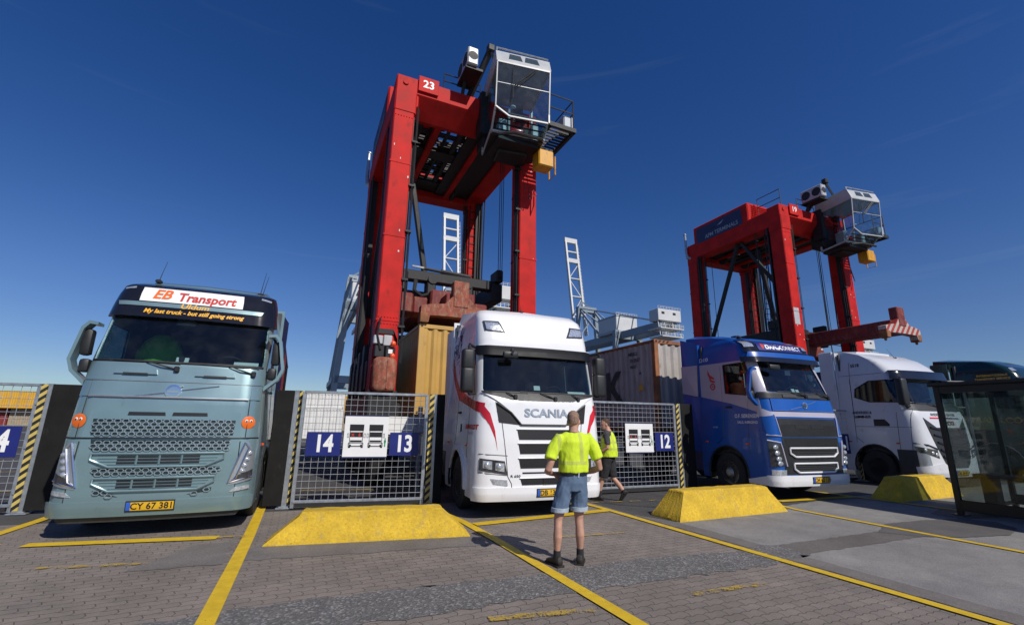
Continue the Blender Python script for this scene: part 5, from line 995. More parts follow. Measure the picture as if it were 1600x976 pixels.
# ------------------------------------------------------------------ straddle carriers
def railing(mb, pts, h=1.05, r=.02):
    pts = [Vector(p) for p in pts]
    for k in (h, h*.55): mb.tube([p+Vector((0, 0, k)) for p in pts], r, 6)
    for a, b in zip(pts, pts[1:]):
        n = max(1, int((b-a).length/1.3))
        for i in range(n+1): q = a+(b-a)*i/n; mb.tube([q, q+Vector((0, 0, h))], r, 6)
def carrier(label, X, Y, yaw, num, ext, house):
    t = thing('straddle_carrier', label, 'straddle carrier', (X, Y, 0), yaw, 'red straddle carriers over the lanes')
    O = lambda name, mb, m, p=t, **k: obj(name, mb, m, p, **k)
    bw = .63
    for sx in (-1, 1):
        for y0 in (0, 5.55):
            m = MB(); xo = sx*2.5; xi = sx*(2.5-bw)
            m.bb((xi, y0, 2.4), (xo, y0+.70, 11.6), .03); m.bb((xi-sx*.04, y0-.03, 2.3), (xo+sx*.03, y0+.74, 3.7), .04); m.bb((xi-sx*.05, y0-.02, 11.1), (xo+sx*.01, y0+.72, 11.9), .04)
            for z in (4.35, 6.9, 9.3): m.bb((xi+sx*.0, y0-.012, z), (xo+sx*.012, y0+.71, z+.05), .004)      # weld straps and bolt rows
            for z in (4.28, 4.47, 10.95):
                for k in range(7): m.lathe([(.018, 0), (.018, .027), (.001, .032)], (xi+sx*(.06+.085*k), y0+.01, z), (0, -1, 0), 6)
            leg = O('leg', m, 'crane_red')
            h = MB()     # hoses, guide rail and bolts along the inner edge
            h.bb((xi-sx*.05, y0+.10, 3.0), (xi, y0+.30, 11.2)); 
            for k in range(3): h.tube([(xi-sx*(.09+.03*k), y0-.03+.07*k, 3.2), (xi-sx*(.08+.03*k), y0-.02+.07*k, 7.), (xi-sx*(.09+.03*k), y0-.03+.07*k, 11.4)], .014, 5)
            for z in (4.2, 5.6, 7.1, 8.6, 10.1): h.bb((xi-sx*.16, y0-.04, z), (xi+sx*.02, y0+.16, z+.06))
            O('hose_run', h, 'crane_black', leg)
            if y0 == 0:
                h = MB(); h.prism([(xi+sx*.08, 3.98), (xo-sx*.05, 3.98), (xo-sx*.05, 4.12), (xi+sx*.16, 4.12), (xi+sx*.09, 4.05), (xi+sx*.06, 3.8), (xi+sx*.02, 3.7), (xi+sx*.02, 3.85)], lambda u, v, w: (u, w, v), -.045, .02); O('dark_recess', h, 'crane_black', leg)  # dark arch plate stands in for the shade of a curved leg recess
                h = MB()
                for k in range(5): u, v = xi+sx*random.uniform(.06, .55), random.uniform(4.8, 10.5); w_ = random.uniform(.015, .04); h.add([(u, -.0035, v), (u+w_, -.0035, v+.01), (u+w_*.7, -.0035, v+random.uniform(.04, .1)), (u-.01, -.0035, v+.05)], [(0, 1, 2, 3)])
                O('paint_chip', h, 'cont_white', leg)
        # side girder, sill, bogies
        m = MB(); m.bb((sx*1.75, .05, 11.42), (sx*2.5, 6.22, 12.30), .03); O('side_girder', m, 'crane_red')
        m = MB(); m.bb((sx*1.9, -.1, 1.45), (sx*2.55, 6.6, 2.45), .08); m.bb((sx*1.95, .7, 2.45), (sx*2.5, 5.5, 3.0), .05); O('sill_beam', m, 'crane_red_old')
        m = MB(); m.bb((sx*1.86, .74, 2.5), (sx*2.56, 5.5, 3.3)); m.bb((sx*1.82, -.30, .9), (sx*2.6, -.08, 2.42), .04); m.bb((sx*1.7, -.2, .5), (sx*1.9, .6, 2.1), .04)
        for y in (1.2, 2.4, 3.6, 4.8): m.bb((sx*1.84, y, 2.3), (sx*2.6, y+.5, 3.9-.3*(y % 1)), .03)
        for y in (1.0, 1.5, 5.0, 5.3): m.tube([(sx*2.45, y, 3), (sx*2.42, y+.05, 7), (sx*2.45, y, 11.4)], .03, 6)
        for y in (.78, 5.40): m.bb((sx*2.2, y, 3.2), (sx*2.5, y+.08, 11.4))
        O('machinery_boxes', m, 'crane_black')
        for y in (.1, 1.9, 4.3, 6.1): w = MB(); add_wheel(t, sx*2.22, y, .72, .5, sx, True, 'steel_dark')
        fd = MB(); fd.box((sx*2.22, -.30, 2.82), (.62, .42, .95), .16, seg=3); fd.bb((sx*2.16-.02, -.53, 2.45), (sx*2.16+.02, -.48, 3.2)); O('fender', fd, 'worn_red')
        l = MB(); l.bb((sx*2.30, -.2, 3.66), (sx*2.54, .0, 3.90), .02); l.bb((sx*2.05, -.2, 3.62), (sx*2.28, .0, 3.92), .02); O('control_box', l, 'cabin_white')
        l = MB(); l.bb((sx*1.95, -.25, 3.28), (sx*2.22, -.05, 3.60), .03); l.bb((sx*2.24, -.22, 3.3), (sx*2.5, .0, 3.62), .02); l.tube([(sx*2.4, -.1, 4.4), (sx*2.46, -.2, 3.9), (sx*2.35, -.24, 3.5)], .03, 6); b = O('lamp_bracket', l, 'crane_black')
        q = MB(); q.bb((sx*2.03, -.275, 3.40), (sx*2.15, -.252, 3.52), .01); obj('work_lamp', q, 'ink_white', b)
        for z in (3.34, 3.68): q = MB(); q.ell((sx*2.03, -.30, z), (.075, .06, .08), 12); obj('beacon', q, 'beacon', b)
        if house and sx < 0: q = MB(); q.bb((sx*2.1, -.012, 6.3), (sx*2.46, -.002, 7.1), .0); O('data_plate', q, 'cabin_white')
        for y in (.95, 5.2):
            q = MB()
            for k in range(3): q.tube([(sx*(1.66-.05*k), y+.05*k, 6.5), (sx*(1.66-.05*k), y+.05*k, 11.4)], .013, 5)
            O('hoist_rope', q, 'cable')
    # transverse girders
    m = MB(); m.bb((-2.49, .02, 11.86), (2.49, .72, 12.45), .03); m.prism([(.03, 11.86), (.72, 11.86), (.70, 11.32), (.56, 11.32)], lambda u, v, w: (w, u, v), -1.86, 1.86); m.lathe([(.09, 0), (.09, .03)], (-2.2, .01, 12.2), (0, -1, 0), 14); O('front_girder', m, 'crane_red')
    m = MB(); m.bb((-2.49, 5.5, 11.25), (2.49, 6.2, 12.35), .03); O('rear_girder', m, 'crane_red')
    m = MB(); m.box((-1.48, -.03, 12.27), (.66, .06, .56), .01); nb = O('number_board', m, 'crane_red'); m = MB(); put_text(m, lambda u, v: (-1.48+u, -.066, 12.27+v), num, .38, .008); obj('numerals', m, 'ink_white', nb)
    # underside deck with grating openings
    m = MB()
    for x0, x1 in ((-1.86, -1.35), (-.08, .08), (1.15, 1.86)): m.bb((x0, .72, 11.52), (x1, 5.5, 11.7))
    m.bb((.2, .75, 11.42), (1.15, 5.45, 11.52)); m.bb((-1.35, 2.3, 11.5), (1.15, 2.9, 11.72)); m.bb((-1.35, 4.6, 11.5), (1.15, 5.5, 11.72)); m.bb((-1.35, .72, 11.55), (1.15, 1.0, 11.7))
    for i in range(24):
        y = 1.02+i*.15
        if i % 3 != 1: m.bb((-1.35, y, 11.6), (1.15, y+.085, 11.66))
    for x in (-1.1, -.8, -.45, .35, .7): m.bb((x, .8, 11.6), (x+.10, 5.3, 11.72))
    rn = random.Random(5)
    for i in range(26): x, y = rn.uniform(-1.3, 1.), rn.uniform(1., 4.6); m.bb((x, y, 11.66), (x+rn.uniform(.15, .5), y+rn.uniform(.15, .6), 11.66+rn.uniform(.1, .4)))
    O('machinery_deck', m, 'crane_black')
    m = MB(); m.bb((-1.0, .72, 11.36), (-.80, 5.5, 11.56)); m.bb((.62, .72, 11.30), (.82, 5.5, 11.56)); O('deck_beam', m, 'crane_red')
    for i, (x, z0) in enumerate(((-.9, 11.3), (.9, 11.3))):
        m = MB(); m.lathe([(.30, -.05), (.30, .05)], (x, 5.0, 11.35), (1, 0, 0), 18); O('rope_sheave', m, 'crane_black')
    # braces in the left side frame and hoist arm
    m = MB(); m.bar((-2.1, 2.9, 11.4), (-2.1, 5.6, 5.6), .16); m.bar((-2.1, 2.7, 11.4), (-2.1, .6, 8.0), .16); O('side_brace', m, 'crane_black')
    m = MB(); m.bar((-1.55, 2.2, 10.9), (-.72, 2.2, 6.55), .22, .16, .02); O('hoist_arm', m, 'crane_black')
    # engine house on the left
    m = MB(); m.bb((-2.52, 1.75, 12.02), (-.5, 5.6, 13.30), .05); hs_ = O('engine_house', m, 'crane_red')
    m = MB(); m.bb((-2.535, 2.15, 12.2), (-2.522, 5.35, 13.12))
    put_text(m, lambda u, v: (-2.539, 3.55-u, 12.42+v), 'APM TERMINALS', .33, .004, 0, .95, 1); m.add([(-2.539, 4.4, 12.75), (-2.539, 3.9, 12.75), (-2.539, 3.3, 12.98), (-2.539, 3.5, 12.80)], [(0, 1, 2, 3)], 1); obj('name_panel', m, ['ink_navy', 'sts_grey'], hs_)
    m = MB()
    for k in range(9): m.box((-1.45, 1.735, 12.25+k*.11), (1.6, .04, .05), 0, Matrix.Rotation(R(35), 3, 'X').to_euler())
    obj('louvre', m, 'crane_red', hs_)
    m = MB(); m.tube([(-2.45, 6.0, 11.5), (-2.56, 6.15, 11.6), (-2.6, 6.2, 11.9), (-2.6, 6.2, 13.1)], [.10, .11, .08, .07], 10); m.lathe([(.10, 0), (.10, .05), (.02, .08)], (-2.6, 6.2, 13.08), (.3, 0, 1), 10); O('exhaust_pipe', m, 'galvanised')
    m = MB()
    if house: railing(m, [(-1.9, .3, 12.45), (-1.9, 1.6, 12.45)])
    railing(m, [(-.95, .12, 12.45), (.35, .12, 12.45)], .62); railing(m, [(2.4, 1.0, 12.4), (2.4, 5.9, 12.4), (-.4, 6.1, 12.4)]); O('deck_railing', m, 'steel_dark')
    # access ladder at the rear
    m = MB()
    if house:
     for x in (.55, .95): m.tube([(x-.25, 3.6, 6.2), (x, 3.6, 11.5)], .035, 6)
     for k in range(17): z = 6.3+k*.31; f = (z-6.2)/5.3; m.tube([(.30+.25*f, 3.6, z), (.70+.25*f, 3.6, z)], .02, 5)
     O('ladder', m, 'crane_black')
    m = MB()
    for k in range(22): z = 3+k*.38; m.tube([(1.95, 5.50, z), (2.3, 5.50, z)], .016, 5)
    for x in (1.95, 2.3): m.tube([(x, 5.50, 2.6), (x, 5.50, 11.3)], .02, 5)
    O('ladder', m, 'crane_black')
    # spreader: cross frame, head block, telescopic beams, end beam with twistlocks
    s = bpy.data.objects.new('spreader', None); COL.objects.link(s); s.parent = t
    m = MB(); m.bb((-1.8, 1.45, 6.12), (1.8, 1.80, 6.46), .03); m.bb((-1.8, 3.9, 6.12), (1.8, 4.25, 6.46), .03)
    for sx in (-1, 1):
        m.bb((sx*1.45, 1.3, 5.7), (sx*1.85, 4.4, 6.35), .04); m.bb((sx*1.6, 1.25, 6.4), (sx*1.85, 1.9, 6.85), .04); m.lathe([(.16, -.06), (.16, .06)], (sx*.62, 1.42, 6.2), (0, 1, 0), 14); m.bb((sx*.5, 1.4, 5.6), (sx*.8, 1.85, 6.2), .04)
    m.tube([(-.95, 1.6, 6.6), (.1, 1.6, 6.55)], .055, 8); m.tube([(-.3, 1.62, 6.58), (.75, 1.62, 6.52)], .085, 8); obj('cross_frame', m, 'crane_black', s)
    m = MB(); m.tube([(-1.3, 1.58, 6.62), (-.9, 1.58, 6.6)], .04, 8); obj('cylinder_rod', m, 'chrome', s)
    m = MB(); m.tube([(-1.2, 1.4, 6.1), (-1.25, 1.3, 5.75), (-1.0, 1.25, 5.55), (-.75, 1.3, 5.65), (-.55, 1.4, 5.8)], .05, 6); m.tube([(-1.15, 1.42, 6.1), (-1.2, 1.36, 5.7), (-.95, 1.3, 5.45), (-.6, 1.4, 5.6)], .04, 6); obj('hose_loop', m, 'cable', s)
    m = MB(); m.bb((-.75, 1.0, 5.05), (.75, 5.2, 5.75), .05); obj('head_block', m, 'crane_red_old', s)
    m = MB(); m.bb((-1.25, 1.2, 4.95), (-.8, 5.0, 5.5), .04); m.bb((.8, 1.2, 4.95), (1.25, 5.0, 5.5), .04); m.bb((-1.9, 1.0, 4.9), (-1.3, 1.9, 5.55), .05); obj('side_box', m, 'crane_red_old', s)
    y1 = ext; m = MB(); m.bb((-.42, y1+.2, 5.12 if ext > -1 else 5.55), (.42, 2.0, 5.5 if ext > -1 else 6.15), .03); obj('telescopic_beam', m, 'crane_red_old', s)
    zt = 5.12 if ext > -1 else 5.95
    m = MB(); pr_ = [(-1.22, zt-.62), (-1.22, zt-.15), (-.95, zt-.08), (-.5, zt-.02), (-.28, zt+.22), (.28, zt+.22), (.5, zt-.02), (.95, zt-.08), (1.22, zt-.15), (1.22, zt-.62), (.98, zt-.62), (.95, zt-.42), (.5, zt-.40), (-.5, zt-.40), (-.95, zt-.42), (-.98, zt-.62)]
    m.prism(pr_, lambda u, v, w: (u, w, v), y1, y1+.30); eb = obj('end_beam', m, 'red_white' if ext < -1 else 'worn_red', s)
    m = MB(); m.bb((-.25, y1-.02, zt-.1), (.25, y1+.32, zt+.75), .03); obj('end_block', m, 'worn_red' if ext > -1 else 'crane_red_old', s)
    for sx in (-1, 1): m = MB(); m.bb((sx*.99, y1-.015, zt-.66), (sx*1.235, y1+.315, zt-.36), .02); m.lathe([(.05, 0), (.05, .10), (.02, .14)], (sx*1.11, y1+.15, zt-.64), (0, 0, -1), 10); obj('twistlock_housing', m, 'rust', s)
    m = MB(); m.prism(pr_, lambda u, v, w: (u, w, v), 6.0, 6.3); m.bb((-.4, 4.5, 5.1), (.4, 6.0, 5.5)); obj('end_beam', m, 'rust', s)
    # operator cabin, turned slightly
    c = bpy.data.objects.new('operator_cabin', None); COL.objects.link(c); c.parent = t; c.location = (1.22, -.95, 10.35); c.rotation_euler = (0, 0, R(-9))
    # profile in (y, z): front window leans out a little, sloped lower glass, flat floor
    hw = .86
    m = MB()
    for sx in (-1, 1):
        for a, b_, w in (((-.86, .62), (-.98, 2.12), .045), ((-.98, 2.12), (.95, 2.12), .06), ((.95, .1), (.95, 2.2), .08), ((-.86, .62), (-.35, .12), .06), ((-.35, .12), (.95, .06), .08)): m.bar((sx*hw, a[0], a[1]), (sx*hw, b_[0], b_[1]), w, w, .01)
    m.bar((-hw, -.98, 2.12), (hw, -.98, 2.12), .05); m.bar((-hw, -.86, .62), (-.42, -.84, .36), .045); m.bar((-.42, -.84, .36), (hw, -.84, .36), .045); m.bar((hw, -.86, .36), (hw, -.86, .66), .045); m.bar((-hw, -.35, .12), (hw, -.35, .12), .07); m.bar((-hw, .95, .08), (hw, .95, .08), .08); m.bar((-hw, -.93, 1.42), (hw, -.93, 1.42), .022)
    obj('frame', m, 'cabin_white', c)
    g = MB(); g.add([(-hw, -.86, .62), (-.42, -.85, .36), (hw, -.85, .36), (hw, -.98, 2.12), (-hw, -.98, 2.12)], [(0, 1, 2, 3, 4)]); obj('front_window', g, 'cabin_glass', c)
    for sx in (-1, 1): g = MB(); g.add([(sx*hw, -.86, .62), (sx*hw, -.35, .12), (sx*hw, .90, .10), (sx*hw, .90, 2.1), (sx*hw, -.98, 2.1)], [(0, 1, 2, 3, 4)]); obj('side_window', g, 'cabin_glass', c)
    g = MB(); g.add([(-hw, -.86, .62), (-.42, -.84, .36), (hw, -.84, .36), (hw, -.35, .12), (-hw, -.35, .12)], [(0, 1, 2, 3, 4)]); obj('floor_window', g, 'cabin_glass', c)
    m = MB(); m.bb((-hw, -.28, .02), (hw, .98, .10)); m.bb((-hw+.05, .80, .1), (hw-.05, .94, 1.3)); m.bb((-.5, .2, -.18), (.5, .9, .02), .04)
    for k in range(4): m.bar((-hw, -.78+.13*k, .52-.115*k), (hw, -.78+.13*k, .45-.10*k), .035)
    obj('cabin_floor', m, 'crane_black', c)
    m = MB(); m.prism([(-1.0, 2.14), (-.98, 2.24), (-.84, 2.64), (-.76, 2.70), (.95, 2.70), (1.0, 2.14)], lambda u, v, w: (w, u, v), -hw-.03, hw+.03); rf = obj('cabin_roof', m, 'cabin_white', c)
    m = MB()
    for x0, x1 in ((-.5, -.04), (.02, .52)): m.add([(x0, -.965, 2.30), (x1, -.965, 2.30), (x1-.05, -.868, 2.58), (x0+.05, -.868, 2.58)], [(0, 1, 2, 3)])
    obj('roof_window', m, 'side_glass', rf)
    m = MB(); m.tube([(-hw, -.8, 2.78), (hw, -.8, 2.74)], .03, 6); m.tube([(-hw, -.8, 2.68), (-hw, -.8, 2.8)], .03, 6); m.box((.72, -.55, 2.76), (.16, .18, .14), .03); m.tube([(hw, -.6, 2.6), (hw+.12, -.5, 2.75), (hw+.12, .6, 2.75)], .018, 6); obj('roof_rail', m, 'galvanised', rf)
    m = MB(); m.tube([(-.3, -1.02, 1.35), (.35, -1.02, 2.05)], .022, 6); m.tube([(-.24, -1.03, 1.33), (.40, -1.02, 2.02)], .015, 6); m.tube([(-.36, -1.02, 2.0), (-.36, -1.0, .9)], [.012, .02], 6); obj('wiper', m, 'steel_dark', c)
    m = MB(); m.box((.12, .35, .62), (.5, .5, .16), .05, seg=2); m.box((.12, .62, 1.0), (.48, .14, .8), .06, seg=2); m.box((.12, .4, .3), (.2, .2, .5)); obj('seat', m, 'stripe_red', c)
    m = MB(); m.bb((-.55, -.1, .15), (-.30, .4, .85), .04); m.bb((.55, -.1, .15), (.78, .4, .85), .04); m.tube([(-.3, -.35, .2), (-.32, -.42, .95)], .04, 6); m.ell((-.2, -.45, 1.02), (.10, .06, .06)); obj('control_console', m, 'cabin_white', c)
    # supports, AC unit, boom, walkway, yellow box
    m = MB(); m.bb((.30, -.2, 11.0), (.55, .3, 12.6)); m.bb((1.6, -.2, 11.0), (1.85, .3, 12.6)); m.bb((.45, -.05, 10.65), (1.9, .6, 11.3), .05); m.bb((.55, -1.2, 10.26), (1.95, .1, 10.38)); m.tube([(.5, -1.3, 10.3), (.9, -1.55, 10.32), (1.9, -1.6, 10.32)], .05, 6); O('cabin_support', m, 'crane_black')
    m = MB(); m.box((-.28, -.35, 13.22), (.36, 1.1, .66), .04, Matrix.Rotation(R(0), 3, 'Z').to_euler())
    ac = O('cooling_unit', m, 'cabin_white'); m = MB()
    for y in (-.62, -.08): m.lathe([(.22, 0), (.22, .012), (.05, .014), (.001, .012)], (-.465, y, 13.22), (-1, 0, 0), 20)
    m.lathe([(.16, 0), (.001, .01)], (-.28, -.902, 13.22), (0, -1, 0), 16); obj('fan_grille', m, 'crane_black', ac)
    m = MB(); m.bar((-.05, .35, 12.4), (.42, -.55, 13.95), .20, .16, .02); m.box((.42, -.6, 14.0), (.24, .24, .26), .03); m.bar((.42, -.6, 13.95), (.62, -.8, 13.1), .08); m.bb((-.48, -.8, 12.80), (.1, .2, 12.88)); m.bar((-.3, .1, 12.4), (-.3, -.1, 12.85), .10); O('boom_bracket', m, 'crane_black')
    m = MB(); m.bb((2.15, -1.55, 10.95), (2.25, .8, 11.1)); m.bb((3.05, -1.55, 10.95), (3.15, .8, 11.1)); m.bb((2.15, -1.6, 10.95), (3.15, -1.5, 11.1))
    for k in range(15): m.bb((2.25, -1.48+k*.155, 11.0), (3.05, -1.44+k*.155, 11.06))
    for k in range(4): m.bar((2.2, .8, 11.05), (2.2, .8, 11.05+.01), .05)
    wk = O('walkway', m, 'crane_black'); m = MB(); railing(m, [(2.2, -1.5, 11.1), (3.1, -1.5, 11.1), (3.1, .75, 11.1)], 1.1, .024); obj('walkway_railing', m, 'steel_dark', wk)
    m = MB(); m.box((3.0, -1.2, 11.42), (.42, .42, .5), .04); obj('junction_box', m, 'sts_grey', wk)
    m = MB(); m.bb((2.0, -1.15, 9.75), (2.55, -.65, 10.35), .04); yb = O('storage_box', m, 'yellow_box'); m = MB(); m.tube([(2.62, -1.1, 10.2), (2.62, -1.1, 9.55), (2.62, -.7, 9.55), (2.62, -.7, 10.3)], .025, 6); obj('guard_rail', m, 'yellow_box', yb)
    m = MB(); m.tube([(1.75, -.3, 10.3), (1.9, -.35, 9.1), (2.1, -.3, 8.9), (2.0, -.2, 10.0)], .012, 5); O('loose_cable', m, 'cable')
    return t
carrier('tall red straddle carrier numbered 23 lifting the yellow container', 4.14, 12.83, 0, '23', .18, '')
carrier('red straddle carrier numbered 19 with its spreader arm sticking out, farther right', 23.04, 13.43, -1.3, '19', -3.0, 'ladder')
container('shipping_container', 'yellow container hanging under the straddle carrier numbered 23', 4.14, 13.1, 1.82, 0, 12.19, 2.62, 'cont_yellow')
# ------------------------------------------------------------------ ship-to-shore cranes
def sts(raised=True):
    t = thing('quay_crane', 'pale quay crane with raised boom, its girder and white cabin above the grey container', 'quay crane', (122, 0, 0), 0, 'quay cranes far behind')
    def O(n_, m, k, p=t): return obj(n_, m, k, p)
    for sx in (-1, 1):
        for y in (152, 182):
            m = MB(); m.bar((sx*8.5, y, 0), (sx*(4.5 if y > 160 else 6), y, 62 if y > 160 else 44), 1.7, 2.0, .1); O('leg', m, 'sts_blue')
        m = MB(); m.bb((sx*4.2, 128, 40), (sx*3.0, 190, 43.2)); O('girder', m, 'sts_blue')
        m = MB(); m.bar((sx*3.3, 188, 44), (sx*3.2, 196, 96) if raised else (sx*3.2, 240, 44), .9, 1.6); O('boom', m, 'sts_white')
        m = MB(); m.bar((sx*4, 182, 62), (sx*3.4, 131, 44), .5); m.bar((sx*4, 182, 62), (sx*3.4, 158, 44), .5); m.bar((sx*4, 182, 61), (sx*4, 165, 43), .8); O('stay', m, 'sts_grey')
        m = MB(); m.bb((sx*8.6-1, 150, 1), (sx*8.6+1, 184, 3)); m.bb((sx*8-.8, 152, 14), (sx*8+.8, 182, 16)); O('sill_beam', m, 'sts_blue')
    if raised:
        for z, h in ((95.2, 2.6), (89.5, .6), (83.5, 2.2), (74, .5), (64, .5), (54, .8)): O('boom_cross_beam', MB().bb((-3.8, 188+(z-44)*.154-.6, z), (3.8, 188+(z-44)*.154+.8, z+h)), 'sts_white')
        for a, b in ((74, 83), (64, 74), (54, 64)): s = 1 if a != 64 else -1; O('boom_brace', MB().bar((-3.3*s, 188+(a-44)*.154, a), (3.3*s, 188+(b-44)*.154, b), .35), 'sts_white')
        m = MB(); m.tube([(4.5, 188, 44), (4.5, 196, 95)], .12, 5)
        for k in range(24): z = 46+k*2; m.bb((3.6, 188+(z-44)*.154-.3, z), (4.6, 188+(z-44)*.154+.3, z+.25))
        O('boom_ladder', m, 'sts_white')
    for p, q in (((-5, 181, 60), (5, 184, 63)), ((-6, 181, 42), (6, 183.5, 44.5)), ((-7, 151, 40), (7, 153, 43)), ((-8, 151, 14), (8, 153.5, 16.5)), ((-8, 181, 14), (8, 183.5, 16.5))): O('portal_beam', MB().bb(p, q), 'sts_blue')
    for p, q in (((-4.4, 182, 62), (0, 186, 67)), ((4.4, 182, 62), (0, 186, 67)), ((-5.5, 182, 45), (5, 182, 60))): O('portal_brace', MB().bar(p, q, .6), 'sts_blue')
    m = MB(); m.bb((-5.5, 152, 44), (5.5, 165, 50.8), .2); h = O('machinery_house', m, 'sts_white'); m = MB(); m.bb((-5.8, 151.5, 43), (5.8, 165.5, 44)); m.bb((-5.6, 151.8, 50.8), (5.6, 165.2, 51.4)); obj('house_trim', m, 'sts_grey', h)
    m = MB(); m.bb((-5.5, 127, 43.5), (5.5, 132, 48.4), .1); e = O('end_cabin', m, 'sts_white'); m = MB()
    for x in (-3.2, 2.2): m.bb((x-.7, 126.95, 46.2), (x+.7, 126.99, 47.2))
    obj('cabin_window', m, 'ink_black', e)
    m = MB(); railing(m, [(-5.5, 126, 40.5), (5.5, 126, 40.5), (5.5, 133, 40.5)], 1.3, .09); railing(m, [(-5, 126, 37), (5, 126, 37)], 1.3, .09); m.bb((-5.6, 126, 40), (5.6, 133, 40.4)); m.bb((-5, 126, 36.6), (5, 133, 37))
    for x in (-5, -2, 2, 5): m.bar((x, 127, 37), (x, 128, 43.5), .25)
    O('service_platform', m, 'sts_white')
    m = MB(); railing(m, [(-5.5, 127, 48.4), (5.5, 127, 48.4)], 1.1, .07); obj('roof_railing', m, 'sts_white', e)
    m = MB(); railing(m, [(-5.5, 152, 51.4), (5.5, 152, 51.4)], 1.2, .08); obj('roof_railing', m, 'sts_white', h); m = MB(); railing(m, [(4.4, 133, 43.2), (4.4, 146, 43.2)], 1.3, .08); O('girder_railing', m, 'sts_white')
    for ch in t.children_recursive:
        if not ch.name.startswith('boom'):
            for v in ch.data.vertices: v.co.z *= .90
    return t
s0 = sts()
s1 = copy_tree(s0); s1.location.x = 55.5; s1['label'] = 'pale quay crane with raised boom seen between the legs of the straddle carrier numbered 23'
s2 = sts(False); s2.location = (16.5, 0, 0); s2['label'] = 'pale quay crane whose big leg stands just left of the straddle carrier numbered 23'
s3 = copy_tree(s2); s3.location = (250, 2, 0); s3['label'] = 'pale quay crane low behind the straddle carrier numbered 19'
# ------------------------------------------------------------------ bus shelter and bench
t = thing('bus_shelter', 'dark glass bus shelter at the right edge of the picture', 'bus shelter', (12.0, 5.08, 0), 0)
def shelter(t):
    L, D, h = 4.2, 2.3, 2.52
    for x, y in ((0, 0), (0, -L), (D, 0), (D, -L), (0, -L/2), (D, -L/2)):
        m = MB(); m.bb((x-.045, y-.045, .0), (x+.045, y+.045, h), .006); m.bb((x-.1, y-.1, 0), (x+.1, y+.1, .03)); obj('post', m, 'shelter_frame', t)
    for x in (0, D): m = MB(); m.bb((x-.04, -L, .10), (x+.04, 0, .30), .005); m.bb((x-.03, -L, h-.16), (x+.03, 0, h-.02)); obj('rail', m, 'shelter_frame', t)
    m = MB(); m.bb((0, -.03, .1), (D, .03, .16)); obj('rail', m, 'shelter_frame', t)
    m = MB(); m.bb((-.10, -L-.1, h-.03), (D+.12, .12, h+.05), .02); obj('roof', m, 'shelter_frame', t)
    for x in (0, D):
        for y0, y1 in ((-L/2+.04, -.045), (-L+.04, -L/2-.04)): m = MB(); m.bb((x-.005, y0, .30), (x+.005, y1, h-.16)); obj('glass_pane', m, 'shelter_glass', t)
    m = MB(); m.bb((.05, -.005, .16), (D-.05, .005, h-.1)); obj('glass_pane', m, 'shelter_glass', t)
    m = MB(); m.bb((1.02, -.05, .05), (1.06, -.01, h-.05), .005); obj('mullion', m, 'alu_post', t)
shelter(t)
t = thing('bench', 'dark bench inside the bus shelter', 'bench', (12.95, 4.75, 0), 0); m = MB(); m.bb((-.20, -.9, .70), (.22, .35, .76), .02); obj('seat', m, 'grey_plastic', t)
for y in (-.7, .15): m = MB(); m.bb((-.15, y-.1, 0), (.15, y+.1, .70), .01); obj('leg', m, 'crane_black', t)
# ------------------------------------------------------------------ people
def fuse(name, mb, m, parent, vox=.012, smooth=4, angle=60, loc=None, wr=0.):
    """join overlapping closed lofts into one continuous skin"""
    me = mesh_of(name, mb, m, 180, merge=False); o = bpy.data.objects.new(name, me); COL.objects.link(o)
    r = o.modifiers.new('remesh', 'REMESH'); r.mode = 'VOXEL'; r.voxel_size = vox; s = o.modifiers.new('smooth', 'SMOOTH'); s.factor = .5; s.iterations = smooth
    dg = bpy.context.evaluated_depsgraph_get(); me2 = bpy.data.meshes.new_from_object(o.evaluated_get(dg)); o.modifiers.clear(); o.data = me2; bpy.data.meshes.remove(me)
    if wr:     # cloth folds: slanted ridges that pull from shoulders and waist
        ns = [v.normal.copy() for v in me2.vertices]
        for v, nn in zip(me2.vertices, ns):
            p = v.co; d = mnoise.noise(Vector((p.x*9+p.z*5, p.y*9, p.z*4-p.x*6))) + .5*mnoise.noise(Vector((p.x*22-p.z*9, p.y*20, p.z*10))); v.co = p+nn*d*wr
    me2.materials.clear(); me2.materials.append(M[m]); me2.shade_smooth(); o.parent = parent
    if loc: o.location = loc
    return o
def limb(mb, pts, n=14):
    """pts: (x, y, z, rx, ry) rings stacked along the limb"""
    P = [Vector(p[:3]) for p in pts]; rings = []
    for i, p in enumerate(pts):
        d = (P[min(i+1, len(P)-1)]-P[max(i-1, 0)]).normalized(); x = Vector((1, 0, 0)); x = (x-d*x.dot(d)); x = x.normalized() if x.length > .2 else Vector((0, 1, 0)); y = d.cross(x).normalized()
        rings.append([P[i]+p[3]*math.cos(a)*x+p[4]*math.sin(a)*y for a in [2*math.pi*k/n for k in range(n)]])
    return mb.loft(rings)
def hand(mb, w, d, up, sg, curl=.5):
    """palm, four curled fingers and a thumb; w wrist, d direction, up the back of the hand"""
    w, d, up = Vector(w), Vector(d).normalized(), Vector(up); sd = d.cross(up).normalized(); up = sd.cross(d).normalized()
    limb(mb, [(*(w-d*.03), .026, .024), (*(w+d*.03), .040, .018), (*(w+d*.085), .044, .016)], 10)
    for i, L_ in enumerate((.068, .078, .074, .058)):
        b = w+d*.08+sd*(.030-.020*i); p = [b]; dd = d.copy()
        for s in (.45, .32, .28): p.append(p[-1]+dd*L_*s); dd = (dd-up*curl*.6).normalized()
        mb.tube(p, [.0095, .009, .0085, .0065], 8)
    b = w+d*.025+sd*.034; mb.tube([b, b+(sd*.7+d*.6-up*.2).normalized()*.035, b+(sd*.4+d*.9-up*.4).normalized()*.065], [.013, .011, .008], 8)
